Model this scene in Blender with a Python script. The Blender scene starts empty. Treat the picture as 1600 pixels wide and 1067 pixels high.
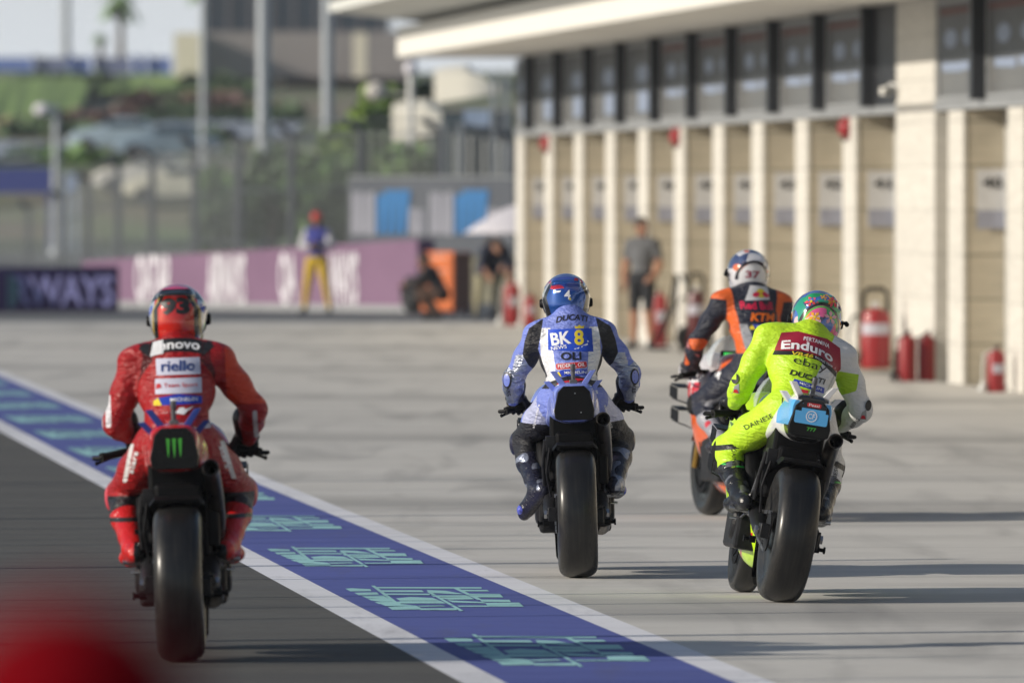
import bpy, bmesh, math, random
import numpy as np
from mathutils import Vector, Matrix, Euler
from mathutils.bvhtree import BVHTree
random.seed(7)
SC = bpy.context.scene
COL = SC.collection
R = math.radians

# ------------------------------------------------------------ camera, world, sun
F = 17778.0                       # focal length in photo pixels (400 mm on 36 mm, 1600 px wide)
CAMH, HOR = 2.0, 305.0            # camera height, horizon row
cam_d = bpy.data.cameras.new('camera'); cam = bpy.data.objects.new('camera', cam_d); COL.objects.link(cam)
cam_d.lens = 400; cam_d.sensor_width = 36; cam_d.clip_end = 6000; cam_d.clip_start = 0.5
cam.location = (0, 0, CAMH)
cam.rotation_euler = (R(90) - math.atan((533.5 - HOR) / F), 0, 0)
cam_d.dof.use_dof = True; cam_d.dof.focus_distance = 58.0; cam_d.dof.aperture_fstop = 4.7
SC.camera = cam

SUN_EL, SUN_BACK = 21.0, 17.0     # elevation; degrees the sun stands behind the camera's left
sx, sy = -math.cos(R(SUN_BACK)), -math.sin(R(SUN_BACK))
w = bpy.data.worlds.new('World'); SC.world = w; w.use_nodes = True
nt = w.node_tree; bg = nt.nodes['Background']
sky = nt.nodes.new('ShaderNodeTexSky'); sky.sky_type = 'NISHITA'; sky.sun_disc = False
sky.sun_elevation = R(SUN_EL); sky.sun_rotation = math.atan2(sx, sy)
sky.air_density = 1.0; sky.dust_density = 0.8; sky.ozone_density = 1.2
# pale hazy band near the horizon over the Nishita sky
tc = nt.nodes.new('ShaderNodeTexCoord'); sp_ = nt.nodes.new('ShaderNodeSeparateXYZ'); nt.links.new(tc.outputs['Generated'], sp_.inputs[0])
mr = nt.nodes.new('ShaderNodeMapRange'); nt.links.new(sp_.outputs[2], mr.inputs[0])
mr.inputs[1].default_value = 0.0; mr.inputs[2].default_value = 0.10; mr.inputs[3].default_value = 0.92; mr.inputs[4].default_value = 0.0
mx_ = nt.nodes.new('ShaderNodeMix'); mx_.data_type = 'RGBA'; nt.links.new(mr.outputs[0], mx_.inputs[0]); nt.links.new(sky.outputs[0], mx_.inputs[6]); mx_.inputs[7].default_value = (10.0, 10.7, 11.6, 1)
nt.links.new(mx_.outputs[2], bg.inputs[0]); bg.inputs[1].default_value = 0.085
sun_d = bpy.data.lights.new('sun', 'SUN'); sun = bpy.data.objects.new('sun', sun_d); COL.objects.link(sun)
sun_d.energy = 4.6; sun_d.angle = R(0.5); sun_d.color = (1.0, 0.915, 0.79)
dv = Vector((sx * math.cos(R(SUN_EL)), sy * math.cos(R(SUN_EL)), math.sin(R(SUN_EL))))
sun.rotation_euler = dv.to_track_quat('Z', 'Y').to_euler()
sun.location = (-20, -10, 20)
SC.view_settings.view_transform = 'Standard'; SC.view_settings.look = 'None'
SC.view_settings.gamma = 1.0; SC.view_settings.exposure = 0.0
SC.view_settings.use_curve_mapping = False
SC.render.engine = 'CYCLES'
SC.cycles.use_denoising = True
SC.cycles.max_bounces = 6; SC.cycles.transparent_max_bounces = 12
SC.cycles.volume_bounces = 0

# ------------------------------------------------------------ frames
ALPHA = math.atan(0.08313)        # the pit lane runs this far left of the view axis
LANE = Matrix.Rotation(ALPHA, 4, 'Z')
def at(px, py, Y):                # photo pixel at depth Y -> world point
    s = F / Y
    return Vector(((px - 800) / s, Y, CAMH + (HOR - py) / s))
def gnd(px, py, z=0.0):           # photo pixel on the ground -> world point
    Y = F * (CAMH - z) / (py - HOR)
    return Vector(((px - 800) * Y / F, Y, z))
def lane_a(Y, b): return (Y - b * math.sin(ALPHA)) / math.cos(ALPHA)

# ------------------------------------------------------------ materials
MATS = {}
def S(r, g, b):
    f = lambda c: (c / 12.92 if c <= 0.04045 else ((c + 0.055) / 1.055) ** 2.4)
    return (f(r / 255), f(g / 255), f(b / 255))
class NT:
    def __init__(s, m): s.t = m.node_tree; s.n = s.t.nodes; s.l = s.t.links
    def new(s, k, **kw):
        n = s.n.new(k)
        for a, v in kw.items(): setattr(n, a, v)
        return n
    def link(s, a, b): s.l.new(a, b)
    def val(s, sock, v):
        if hasattr(v, 'is_linked') or isinstance(v, bpy.types.NodeSocket): s.l.new(v, sock)
        else: sock.default_value = v
    def math(s, op, a, b=0.0, c=None):
        n = s.new('ShaderNodeMath', operation=op); s.val(n.inputs[0], a); s.val(n.inputs[1], b)
        if c is not None: s.val(n.inputs[2], c)
        return n.outputs[0]
    def mix(s, f, a, b):
        n = s.new('ShaderNodeMix', data_type='RGBA'); s.val(n.inputs[0], f)
        for i, v in ((6, a), (7, b)):
            if isinstance(v, tuple): v = (*v[:3], 1)
            s.val(n.inputs[i], v)
        return n.outputs[2]
    def mixf(s, f, a, b):
        n = s.new('ShaderNodeMix', data_type='FLOAT'); s.val(n.inputs[0], f); s.val(n.inputs[2], a); s.val(n.inputs[3], b)
        return n.outputs[0]
    def ramp(s, x, lo, hi, a=0.0, b=1.0):
        n = s.new('ShaderNodeMapRange'); s.val(n.inputs[0], x)
        n.inputs[1].default_value = lo; n.inputs[2].default_value = hi
        n.inputs[3].default_value = a; n.inputs[4].default_value = b
        return n.outputs[0]
    def noise(s, vec, scale, detail=4, rough=0.55):
        n = s.new('ShaderNodeTexNoise'); n.inputs['Scale'].default_value = scale
        n.inputs['Detail'].default_value = detail; n.inputs['Roughness'].default_value = rough
        if vec is not None: s.link(vec, n.inputs['Vector'])
        return n.outputs['Fac']
    def coord(s, kind='Object', scale=None, loc=None, rot=None):
        o = s.new('ShaderNodeTexCoord').outputs[kind]
        if scale or loc or rot:
            m = s.new('ShaderNodeMapping'); s.link(o, m.inputs[0])
            if scale: m.inputs['Scale'].default_value = scale
            if loc: m.inputs['Location'].default_value = loc
            if rot: m.inputs['Rotation'].default_value = rot
            o = m.outputs[0]
        return o
    def geo(s): return s.new('ShaderNodeNewGeometry').outputs['Position']
    def sep(s, v):
        n = s.new('ShaderNodeSeparateXYZ'); s.link(v, n.inputs[0]); return n.outputs
    def bump(s, h, strength, dist=0.01):
        n = s.new('ShaderNodeBump'); n.inputs['Strength'].default_value = strength
        n.inputs['Distance'].default_value = dist; s.link(h, n.inputs['Height'])
        s.link(n.outputs[0], s.bsdf.inputs['Normal'])
def newmat(name):
    m = bpy.data.materials.new(name); m.use_nodes = True
    h = NT(m); h.bsdf = m.node_tree.nodes['Principled BSDF']
    return m, h
def mat(name, col, rough=0.5, metal=0.0, coat=0.0, var=0.12, vscale=9.0, bump=0.0, bscale=40.0, spec=0.5, sheen=0.0):
    if name in MATS: return MATS[name]
    m, h = newmat(name); b = h.bsdf
    b.inputs['Roughness'].default_value = rough; b.inputs['Metallic'].default_value = metal
    b.inputs['Coat Weight'].default_value = coat; b.inputs['Coat Roughness'].default_value = 0.08
    b.inputs['Specular IOR Level'].default_value = spec
    c = h.coord()
    n = h.noise(c, vscale, 5)
    dark = tuple(x * (1 - var) for x in col); lite = tuple(min(1, x * (1 + var)) for x in col)
    h.link(h.mix(h.ramp(n, 0.3, 0.7), dark, lite), b.inputs['Base Color'])
    h.link(h.ramp(n, 0.3, 0.7, max(0.02, rough - 0.06), min(1, rough + 0.08)), b.inputs['Roughness'])
    if bump: h.bump(h.noise(c, bscale, 4), bump, 0.004)
    MATS[name] = m; return m
def zone_mat(name, base, zones, rough=0.42, metal=0.0, bump=0.3, bscale=55, coat=0.0, wrinkle=True):
    """base colour + zones read from float attributes z0, z1 ... (positive inside)."""
    m, h = newmat(name); b = h.bsdf
    c = h.coord(); n = h.noise(c, 11, 5)
    col = h.mix(h.ramp(n, 0.3, 0.7), tuple(x * 0.9 for x in base), tuple(min(1, x * 1.06) for x in base))
    ro = rough; me = metal
    for i, z in enumerate(zones):
        a = h.new('ShaderNodeAttribute', attribute_name='z%d' % i)
        f = h.ramp(a.outputs['Fac'], -0.0012, 0.0012)
        col = h.mix(f, col, z['col'])
        if 'rough' in z: ro = h.mixf(f, ro, z['rough'])
        if 'metal' in z or not isinstance(me, float): me = h.mixf(f, me, z.get('metal', 0.0))
    h.link(col, b.inputs['Base Color']); h.val(b.inputs['Roughness'], ro); h.val(b.inputs['Metallic'], me)
    b.inputs['Coat Weight'].default_value = coat; b.inputs['Coat Roughness'].default_value = 0.06
    if bump:
        hh = h.noise(c, bscale, 3)
        if wrinkle:
            w1 = h.noise(h.coord(scale=(9, 9, 22)), 1.6, 3, 0.6)
            hh = h.math('ADD', h.math('MULTIPLY', hh, 0.25), h.math('ADD', h.math('MULTIPLY', h.ramp(w1, 0.35, 0.65), 1.6), h.math('MULTIPLY', h.ramp(h.noise(h.coord(scale=(14, 14, 46)), 1.5, 4, 0.6), 0.4, 0.6), 0.8)))
        h.bump(hh, min(1.0, bump * 1.7), 0.012)
    return m

# ------------------------------------------------------------ objects
def link(o, parent=None):
    COL.objects.link(o)
    if parent is not None: o.parent = parent
    return o
def tag(o, label=None, cat=None, group=None, kind=None):
    if label: o['label'] = label
    if cat: o['category'] = cat
    if group: o['group'] = group
    if kind: o['kind'] = kind
    return o
def empty(name, loc=(0, 0, 0), rz=0.0, mw=None):
    o = bpy.data.objects.new(name, None); COL.objects.link(o); o.empty_display_size = 0.2
    if mw is not None: o.matrix_world = mw
    else: o.location = loc; o.rotation_euler = (0, 0, rz)
    return o
class MB:
    def __init__(s): s.v = []; s.f = []; s.mi = []; s.m = 0
    def add(s, vs, fs, M=None):
        o = len(s.v)
        s.v += [tuple(M @ Vector(p)) if M is not None else tuple(p) for p in vs]
        s.f += [tuple(i + o for i in f) for f in fs]; s.mi += [s.m] * len(fs)
        return s
    def box(s, x0, x1, y0, y1, z0, z1, M=None):
        v = [(x, y, z) for x in (x0, x1) for y in (y0, y1) for z in (z0, z1)]
        return s.add(v, [(0, 1, 3, 2), (4, 6, 7, 5), (0, 4, 5, 1), (2, 3, 7, 6), (0, 2, 6, 4), (1, 5, 7, 3)], M)
    def tube(s, pts, r, n=12, cap=True, M=None, flat=1.0):
        pts = [Vector(p) for p in pts]; rs = r if isinstance(r, (list, tuple)) else [r] * len(pts)
        vs = []; fs = []
        up = None
        for i, p in enumerate(pts):
            d = (pts[min(i + 1, len(pts) - 1)] - pts[max(i - 1, 0)]).normalized()
            if up is None:
                up = Vector((0, 0, 1)) if abs(d.z) < 0.9 else Vector((0, 1, 0))
            a = d.cross(up).normalized(); b2 = a.cross(d).normalized(); up = b2
            for k in range(n):
                t = 2 * math.pi * k / n
                vs.append(p + (a * math.cos(t) + b2 * math.sin(t) * flat) * rs[i])
        for i in range(len(pts) - 1):
            for k in range(n):
                k2 = (k + 1) % n
                fs.append((i * n + k, i * n + k2, (i + 1) * n + k2, (i + 1) * n + k))
        if cap: fs += [tuple(range(n))[::-1], tuple((len(pts) - 1) * n + k for k in range(n))]
        return s.add(vs, fs, M)
    def lathe(s, prof, n=48, M=None, axis='Z', close=False):
        vs = []; fs = []
        for (r, h) in prof:
            for k in range(n):
                t = 2 * math.pi * k / n; c, q = r * math.cos(t), r * math.sin(t)
                vs.append((c, q, h) if axis == 'Z' else (h, c, q) if axis == 'X' else (q, h, c))
        m = len(prof)
        for i in range(m if close else m - 1):
            j = (i + 1) % m
            for k in range(n):
                k2 = (k + 1) % n
                fs.append((i * n + k, i * n + k2, j * n + k2, j * n + k))
        if not close:
            if prof[0][0] > 1e-4: fs.append(tuple(range(n))[::-1])
            if prof[-1][0] > 1e-4: fs.append(tuple((m - 1) * n + k for k in range(n)))
        return s.add(vs, fs, M)
    def loft(s, rings, M=None, cap=True):
        n = len(rings[0]); vs = [p for r_ in rings for p in r_]; fs = []
        for i in range(len(rings) - 1):
            for k in range(n):
                k2 = (k + 1) % n
                fs.append((i * n + k, i * n + k2, (i + 1) * n + k2, (i + 1) * n + k))
        if cap: fs += [tuple(range(n))[::-1], tuple((len(rings) - 1) * n + k for k in range(n))]
        return s.add(vs, fs, M)
    def prism(s, poly, h0, h1, axis='Z', M=None):
        n = len(poly)
        def P(a, b, h): return (a, b, h) if axis == 'Z' else (h, a, b) if axis == 'X' else (a, h, b)
        vs = [P(a, b, h0) for a, b in poly] + [P(a, b, h1) for a, b in poly]
        fs = [tuple(range(n))[::-1], tuple(range(n, 2 * n))] + [(i, (i + 1) % n, n + (i + 1) % n, n + i) for i in range(n)]
        return s.add(vs, fs, M)
    def ell(s, c, r, n=20, M=None, half=False):
        m = n // 2; vs = []; fs = []
        for i in range(m + 1):
            ph = math.pi * i / m * (0.5 if half else 1.0)
            for k in range(n):
                t = 2 * math.pi * k / n
                vs.append((c[0] + r[0] * math.sin(ph) * math.cos(t), c[1] + r[1] * math.sin(ph) * math.sin(t), c[2] + r[2] * math.cos(ph)))
        for i in range(m):
            for k in range(n):
                k2 = (k + 1) % n
                fs.append((i * n + k, (i + 1) * n + k, (i + 1) * n + k2, i * n + k2))
        return s.add(vs, fs, M)
    def build(s, name, mats, parent=None, smooth=False, bevel=0.0, seg=2, attrs=None, merge=True, solid=0.0, subd=0):
        me = bpy.data.meshes.new(name); me.from_pydata([tuple(p) for p in s.v], [], s.f)
        if not isinstance(mats, (list, tuple)): mats = [mats]
        for m_ in mats: me.materials.append(m_)
        if len(mats) > 1: me.polygons.foreach_set('material_index', s.mi)
        bm = bmesh.new(); bm.from_mesh(me)
        if merge: bmesh.ops.remove_doubles(bm, verts=bm.verts, dist=1e-5)
        bmesh.ops.recalc_face_normals(bm, faces=bm.faces)
        bm.to_mesh(me); bm.free()
        if smooth:
            me.polygons.foreach_set('use_smooth', [True] * len(me.polygons))
            if smooth != 'all':
                me.set_sharp_from_angle(angle=R(38))
        o = bpy.data.objects.new(name, me); link(o, parent)
        if subd:
            md = o.modifiers.new('sub', 'SUBSURF'); md.levels = md.render_levels = subd
        if solid:
            md = o.modifiers.new('solid', 'SOLIDIFY'); md.thickness = solid
        if bevel:
            md = o.modifiers.new('bevel', 'BEVEL'); md.width = bevel; md.segments = seg; md.limit_method = 'ANGLE'; md.angle_limit = R(40)
            md.harden_normals = False
        return o

# ------------------------------------------------------------ smooth bodies: round cones and ellipsoids blended, meshed by surface nets
def d_cone(P, a, b, ra, rb):
    a = np.asarray(a, np.float32); b = np.asarray(b, np.float32); ba = b - a; l2 = float(ba @ ba) + 1e-12
    t = np.clip(((P - a) @ ba) / l2, 0, 1)
    d = P - a - t[..., None] * ba
    return np.sqrt((d * d).sum(-1)) - (ra + (rb - ra) * t)
def d_ell(P, c, r, Rm=None):
    Q = P - np.asarray(c, np.float32)
    if Rm is not None: Q = Q @ np.asarray(Rm, np.float32)      # columns of Rm are the axes
    r = np.asarray(r, np.float32)
    k0 = np.sqrt(((Q / r) ** 2).sum(-1)); k1 = np.sqrt(((Q / (r * r)) ** 2).sum(-1)) + 1e-9
    return k0 * (k0 - 1) / k1
def dist(P, pr):
    if pr[1] == 'c': return d_cone(P, *pr[2:6])
    return d_ell(P, *pr[2:])
def smin(a, b, k):
    h = np.clip(0.5 + 0.5 * (b - a) / k, 0, 1)
    return b + (a - b) * h - k * h * (1 - h)
def bounds(prims, pad):
    lo = np.full(3, 1e9); hi = -lo
    for pr in prims:
        if pr[1] == 'c':
            for p, r_ in ((pr[2], pr[4]), (pr[3], pr[5])):
                lo = np.minimum(lo, np.array(p) - r_); hi = np.maximum(hi, np.array(p) + r_)
        else:
            rm = max(pr[3]) if len(pr) > 4 else np.array(pr[3])
            lo = np.minimum(lo, np.array(pr[2]) - rm); hi = np.maximum(hi, np.array(pr[2]) + rm)
    return lo - pad, hi + pad
def field(P, prims, k):
    v = None
    for pr in prims:
        if pr[0].startswith('-'): continue
        d = dist(P, pr); v = d if v is None else smin(v, d, k)
    for pr in prims:
        if pr[0].startswith('-'):
            d = -dist(P, pr); h = np.clip(0.5 - 0.5 * (v - d) / 0.006, 0, 1); v = v * (1 - h) + d * h + 0.006 * h * (1 - h)
    return v
def nets(prims, vox, k=0.03, cut=None):
    lo, hi = bounds([p for p in prims if not p[0].startswith('-')], vox * 2.5)
    n = np.ceil((hi - lo) / vox).astype(int) + 1
    ax = [lo[i] + vox * np.arange(n[i]) for i in range(3)]
    G = np.stack(np.meshgrid(*ax, indexing='ij'), -1).astype(np.float32)
    V = field(G, prims, k)
    if cut is not None: V = np.maximum(V, cut(G))
    V = V.astype(np.float32); s = V < 0
    c = np.zeros(tuple(n - 1), np.int8)
    for dx in (0, 1):
        for dy in (0, 1):
            for dz in (0, 1): c += s[dx:n[0] - 1 + dx, dy:n[1] - 1 + dy, dz:n[2] - 1 + dz]
    act = (c > 0) & (c < 8); idx = np.argwhere(act); cid = np.full(act.shape, -1, np.int64); cid[act] = np.arange(len(idx))
    acc = np.zeros((len(idx), 3)); cnt = np.zeros(len(idx))
    cor = [(x, y, z) for x in (0, 1) for y in (0, 1) for z in (0, 1)]
    for a in cor:
        for ax_ in range(3):
            if a[ax_] == 0:
                b = list(a); b[ax_] = 1
                va = V[idx[:, 0] + a[0], idx[:, 1] + a[1], idx[:, 2] + a[2]]; vb = V[idx[:, 0] + b[0], idx[:, 1] + b[1], idx[:, 2] + b[2]]
                m = (va < 0) != (vb < 0); t = np.where(m, va / (va - vb + 1e-12), 0)
                p = np.array(a, float)[None] + 0; p = np.repeat(p, len(idx), 0); p[:, ax_] += t
                acc[m] += p[m]; cnt[m] += 1
    pts = lo + vox * (idx + acc / cnt[:, None])
    quads = []
    for ax_ in range(3):
        o1, o2 = [i for i in range(3) if i != ax_]
        sl0 = [slice(None)] * 3; sl1 = [slice(None)] * 3; sl0[ax_] = slice(0, -1); sl1[ax_] = slice(1, None)
        ch = s[tuple(sl0)] != s[tuple(sl1)]; e = np.argwhere(ch)
        ok = (e[:, o1] > 0) & (e[:, o2] > 0) & (e[:, o1] < n[o1] - 1) & (e[:, o2] < n[o2] - 1); e = e[ok]
        ins = s[e[:, 0], e[:, 1], e[:, 2]]
        q = []
        for (d1, d2) in ((-1, -1), (0, -1), (0, 0), (-1, 0)):
            f = e.copy(); f[:, o1] += d1; f[:, o2] += d2; q.append(cid[f[:, 0], f[:, 1], f[:, 2]])
        q = np.stack(q, 1)
        flip = ins if ax_ != 1 else ~ins
        q[~flip] = q[~flip][:, ::-1]; quads.append(q)
    return pts, np.concatenate(quads)
def sdf_mesh(name, prims, vox, mats, parent=None, k=0.03, zones=None, cut=None, smooth_it=2, mirror=False):
    pts, q = nets(prims, vox, k, cut)
    for _ in range(smooth_it):                                   # light Laplacian smoothing
        a = np.zeros_like(pts); c = np.zeros(len(pts))
        for i in range(4):
            j = (i + 1) % 4
            np.add.at(a, q[:, i], pts[q[:, j]]); np.add.at(a, q[:, j], pts[q[:, i]])
            np.add.at(c, q[:, i], 1); np.add.at(c, q[:, j], 1)
        pts = pts * 0.5 + 0.5 * a / np.maximum(c, 1)[:, None]
    if mirror: pts = pts * np.array([-1, 1, 1]); q = q[:, ::-1]
    me = bpy.data.meshes.new(name)
    me.vertices.add(len(pts)); me.vertices.foreach_set('co', pts.astype(np.float32).ravel())
    me.loops.add(len(q) * 4); me.loops.foreach_set('vertex_index', q.astype(np.int32).ravel())
    me.polygons.add(len(q)); me.polygons.foreach_set('loop_start', np.arange(0, len(q) * 4, 4, dtype=np.int32))
    me.polygons.foreach_set('use_smooth', np.ones(len(q), bool)); me.update(calc_edges=True); me.validate()
    if zones is not None:
        g = {}
        for pr in prims:
            if pr[0].startswith('-'): continue
            d = dist(pts, pr); g[pr[0]] = d if pr[0] not in g else np.minimum(g[pr[0]], d)
        for i, z in enumerate(zones(pts, g)):
            at_ = me.attributes.new('z%d' % i, 'FLOAT', 'POINT'); at_.data.foreach_set('value', np.asarray(z, np.float32))
    if not isinstance(mats, (list, tuple)): mats = [mats]
    for m_ in mats: me.materials.append(m_)
    o = bpy.data.objects.new(name, me); link(o, parent)
    return o

# ------------------------------------------------------------ lettering and patches laid on a surface
def bvh_of(o):
    bm = bmesh.new(); bm.from_mesh(o.data); t = BVHTree.FromBMesh(bm); bm.free(); return t
def text_flat(txt, h, w=None, bold=0.0, shear=0.0, spacing=1.0):
    cu = bpy.data.curves.new('lettering', 'FONT'); cu.body = txt; cu.size = 1.0; cu.offset = bold; cu.shear = shear
    cu.resolution_u = 3; cu.space_character = spacing; cu.align_x = 'LEFT'
    o = bpy.data.objects.new('tmp_text', cu); COL.objects.link(o)
    dg = bpy.context.evaluated_depsgraph_get(); ev = o.evaluated_get(dg)
    me = bpy.data.meshes.new_from_object(ev)
    bpy.data.objects.remove(o); bpy.data.curves.remove(cu)
    n = len(me.vertices); co = np.zeros(n * 3, np.float32); me.vertices.foreach_get('co', co); co = co.reshape(-1, 3)
    lo, hi = co.min(0), co.max(0); sc_ = h / (hi[1] - lo[1]); sx_ = sc_ if w is None else w / (hi[0] - lo[0])
    co[:, 0] = (co[:, 0] - (lo[0] + hi[0]) / 2) * sx_; co[:, 1] = (co[:, 1] - (lo[1] + hi[1]) / 2) * sc_; co[:, 2] = 0
    me.vertices.foreach_set('co', co.ravel())
    return me
def poly_flat(polys):
    me = bpy.data.meshes.new('patch'); vs = []; fs = []
    for p in polys:
        o = len(vs); vs += [(a, b, 0) for a, b in p]; fs.append(tuple(range(o, o + len(p))))
    me.from_pydata(vs, [], fs); return me
def rrect(w, h, r=0.1, k=5, sh=0.0):
    pts = []; r = r * min(w, h)
    for (cx, cy, a0) in ((w / 2 - r, h / 2 - r, 0), (-w / 2 + r, h / 2 - r, 90), (-w / 2 + r, -h / 2 + r, 180), (w / 2 - r, -h / 2 + r, 270)):
        for i in range(k):
            t = R(a0 + 90 * i / (k - 1)); x, y = cx + r * math.cos(t), cy + r * math.sin(t); pts.append((x + sh * y, y))
    return pts
def circ(cx, cy, rx, ry=None, n=20): return [(cx + rx * math.cos(2 * math.pi * i / n), cy + (ry or rx) * math.sin(2 * math.pi * i / n)) for i in range(n)]
def lay(me, name, material, parent, bvh, c, off=0.002, rot=0.0, arc=0.0, step=0.02, direction=(0, 1, 0), thick=False):
    """Wrap a flat mesh (x right, y up) onto a surface, looking along `direction`, centred on c=(a, b)."""
    bm = bmesh.new(); bm.from_mesh(me); bpy.data.meshes.remove(me)
    xs = [v.co.x for v in bm.verts]; ys = [v.co.y for v in bm.verts]
    for ax_, (lo, hi) in ((0, (min(xs), max(xs))), (1, (min(ys), max(ys)))):
        t = lo + step
        while t < hi:
            co = (t, 0, 0) if ax_ == 0 else (0, t, 0); no = (1, 0, 0) if ax_ == 0 else (0, 1, 0)
            bmesh.ops.bisect_plane(bm, geom=bm.verts[:] + bm.edges[:] + bm.faces[:], plane_co=co, plane_no=no); t += step
    D = Vector(direction).normalized(); U = Vector((0, 0, 1)); U = (U - D * U.dot(D)).normalized(); X = D.cross(U)
    cr, sr = math.cos(rot), math.sin(rot); miss = []
    C0 = Vector(c) if len(c) == 3 else X * c[0] + Vector((0, 0, c[1]))
    for v in bm.verts:
        x, y = v.co.x, v.co.y; y -= arc * x * x
        p = C0 + X * (x * cr - y * sr) + U * (x * sr + y * cr)
        hit = bvh.ray_cast(p - D * 1.2, D, 3.0)
        if hit[0] is None: miss.append(v)
        else: v.co = hit[0] + hit[1] * (off if hit[1].dot(D) < 0 else -off)
    bmesh.ops.delete(bm, geom=miss, context='VERTS')
    bmesh.ops.recalc_face_normals(bm, faces=bm.faces)
    m2 = bpy.data.meshes.new(name); bm.to_mesh(m2); bm.free(); m2.materials.append(material)
    m2.polygons.foreach_set('use_smooth', [True] * len(m2.polygons))
    return link(bpy.data.objects.new(name, m2), parent)
def put_flat(me, name, material, parent, M):
    me.transform(M); me.materials.clear(); me.materials.append(material); me.name = name
    return link(bpy.data.objects.new(name, me), parent)
# ============================================================ SETTING: ground sheets
def shadow_lines(h, y, col, cell, amt):
    """irregular dark lines across the lane: fence-post shadows painted into the colour"""
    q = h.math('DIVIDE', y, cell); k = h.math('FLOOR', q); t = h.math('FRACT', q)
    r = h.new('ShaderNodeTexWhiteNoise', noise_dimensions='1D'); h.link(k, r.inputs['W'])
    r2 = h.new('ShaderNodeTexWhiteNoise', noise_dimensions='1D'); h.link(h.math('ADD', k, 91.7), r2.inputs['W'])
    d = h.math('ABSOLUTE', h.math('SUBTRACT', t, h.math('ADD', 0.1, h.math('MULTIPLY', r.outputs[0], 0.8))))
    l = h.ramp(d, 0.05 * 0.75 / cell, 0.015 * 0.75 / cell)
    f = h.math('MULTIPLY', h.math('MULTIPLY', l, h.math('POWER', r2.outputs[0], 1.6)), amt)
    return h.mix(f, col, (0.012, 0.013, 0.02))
def ground_mat(name, base, kind):
    m, h = newmat(name); b = h.bsdf
    c = h.coord('Object')
    big = h.noise(c, 0.35, 5, 0.6); mid = h.noise(c, 2.3, 6, 0.65); fine = h.noise(c, 60, 3)
    lane = h.coord('Object', scale=(1.0, 0.10, 1.0), rot=(0, 0, -ALPHA))
    col = h.mix(h.ramp(big, 0.3, 0.7), tuple(x * 0.88 for x in base), tuple(x * 1.08 for x in base))
    if kind == 'concrete':
        # tyre marks: long curved dark streaks running with the lane
        wv = h.new('ShaderNodeTexNoise'); wv.inputs['Scale'].default_value = 1.5; wv.inputs['Detail'].default_value = 7
        wv.inputs['Distortion'].default_value = 0.6; h.link(lane, wv.inputs['Vector'])
        st = h.ramp(wv.outputs['Fac'], 0.52, 0.68)
        col = h.mix(h.math('MULTIPLY', st, 0.32), col, (0.10, 0.10, 0.105))
        w2 = h.new('ShaderNodeTexWave'); w2.wave_type = 'RINGS'; w2.inputs['Scale'].default_value = 0.045
        w2.inputs['Distortion'].default_value = 9; w2.inputs['Detail'].default_value = 3; w2.inputs['Detail Scale'].default_value = 0.35
        h.link(h.coord('Object', scale=(1, 0.35, 1)), w2.inputs['Vector'])
        col = h.mix(h.math('MULTIPLY', h.ramp(w2.outputs['Fac'], 0.90, 1.0), 0.35), col, (0.09, 0.09, 0.095))
        # broad darker patches across the lane
        cr = h.noise(h.coord('Object', scale=(0.09, 0.42, 1), loc=(3, 1.7, 0)), 1.0, 5, 0.6)
        col = h.mix(h.math('MULTIPLY', h.ramp(cr, 0.50, 0.62), 0.24), col, (0.13, 0.135, 0.15))
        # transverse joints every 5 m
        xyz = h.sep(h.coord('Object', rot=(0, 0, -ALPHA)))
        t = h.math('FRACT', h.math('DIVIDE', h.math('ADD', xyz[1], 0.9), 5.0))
        col = shadow_lines(h, xyz[1], col, 2.25, 0.22)
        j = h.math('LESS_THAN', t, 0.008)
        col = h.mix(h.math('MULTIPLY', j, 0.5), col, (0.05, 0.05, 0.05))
    if kind == 'asphalt':
        sp = h.noise(c, 190, 2)
        col = h.mix(h.ramp(sp, 0.45, 0.62), col, tuple(min(1, x * 1.5) for x in base))
        xyz = h.sep(h.coord('Object', rot=(0, 0, -ALPHA)))
        col = shadow_lines(h, xyz[1], col, 0.75, 0.85)
        g2 = h.noise(h.coord('Object', scale=(2.2, 9, 1)), 3.0, 6, 0.75)
        col = h.mix(h.ramp(g2, 0.35, 0.65, 0.0, 0.5), col, tuple(x * 0.45 for x in base))
        cr = h.noise(h.coord('Object', scale=(0.2, 0.9, 1)), 1.0, 5, 0.6)
        col = h.mix(h.math('MULTIPLY', h.ramp(cr, 0.5, 0.66), 0.35), col, (0.05, 0.05, 0.055))
    if kind == 'paint':
        n3 = h.noise(lane, 3.0, 7, 0.7)
        col = h.mix(h.math('MULTIPLY', h.ramp(n3, 0.55, 0.72), 0.35), col, (0.10, 0.10, 0.13))
        xyz = h.sep(h.coord('Object', rot=(0, 0, -ALPHA)))
        col = shadow_lines(h, xyz[1], col, 0.75, 0.42)
    col = h.mix(h.ramp(mid, 0.35, 0.75, 0, 0.22), col, tuple(x * 0.6 for x in base))
    h.link(col, b.inputs['Base Color'])
    h.link(h.ramp(mid, 0.3, 0.7, 0.72, 0.9), b.inputs['Roughness']); b.inputs['Specular IOR Level'].default_value = 0.3
    h.bump(fine, 0.25, 0.003)
    return m
def sheet(name, pts, z, m):
    o = MB().add([(p[0], p[1], z) for p in pts], [tuple(range(len(pts)))]).build(name, m)
    return tag(o, kind='structure')
def strip(name, b0, b1, Y0, Y1, z, m):
    q = [(b0, Y0), (b1, Y0), (b1, Y1), (b0, Y1)]
    return sheet(name, [(u - 0.08313 * Y, Y) for u, Y in q], z, m)
m_base = ground_mat('far_asphalt', (0.16, 0.165, 0.17), 'asphalt')
sheet('ground', [(-900, -20), (900, -20), (900, 2500), (-900, 2500)], 0.0, m_base)
strip('pit_lane', 4.95, 14.75, 15, 179, 0.004, ground_mat('concrete', (0.58, 0.565, 0.535), 'concrete'))
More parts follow.
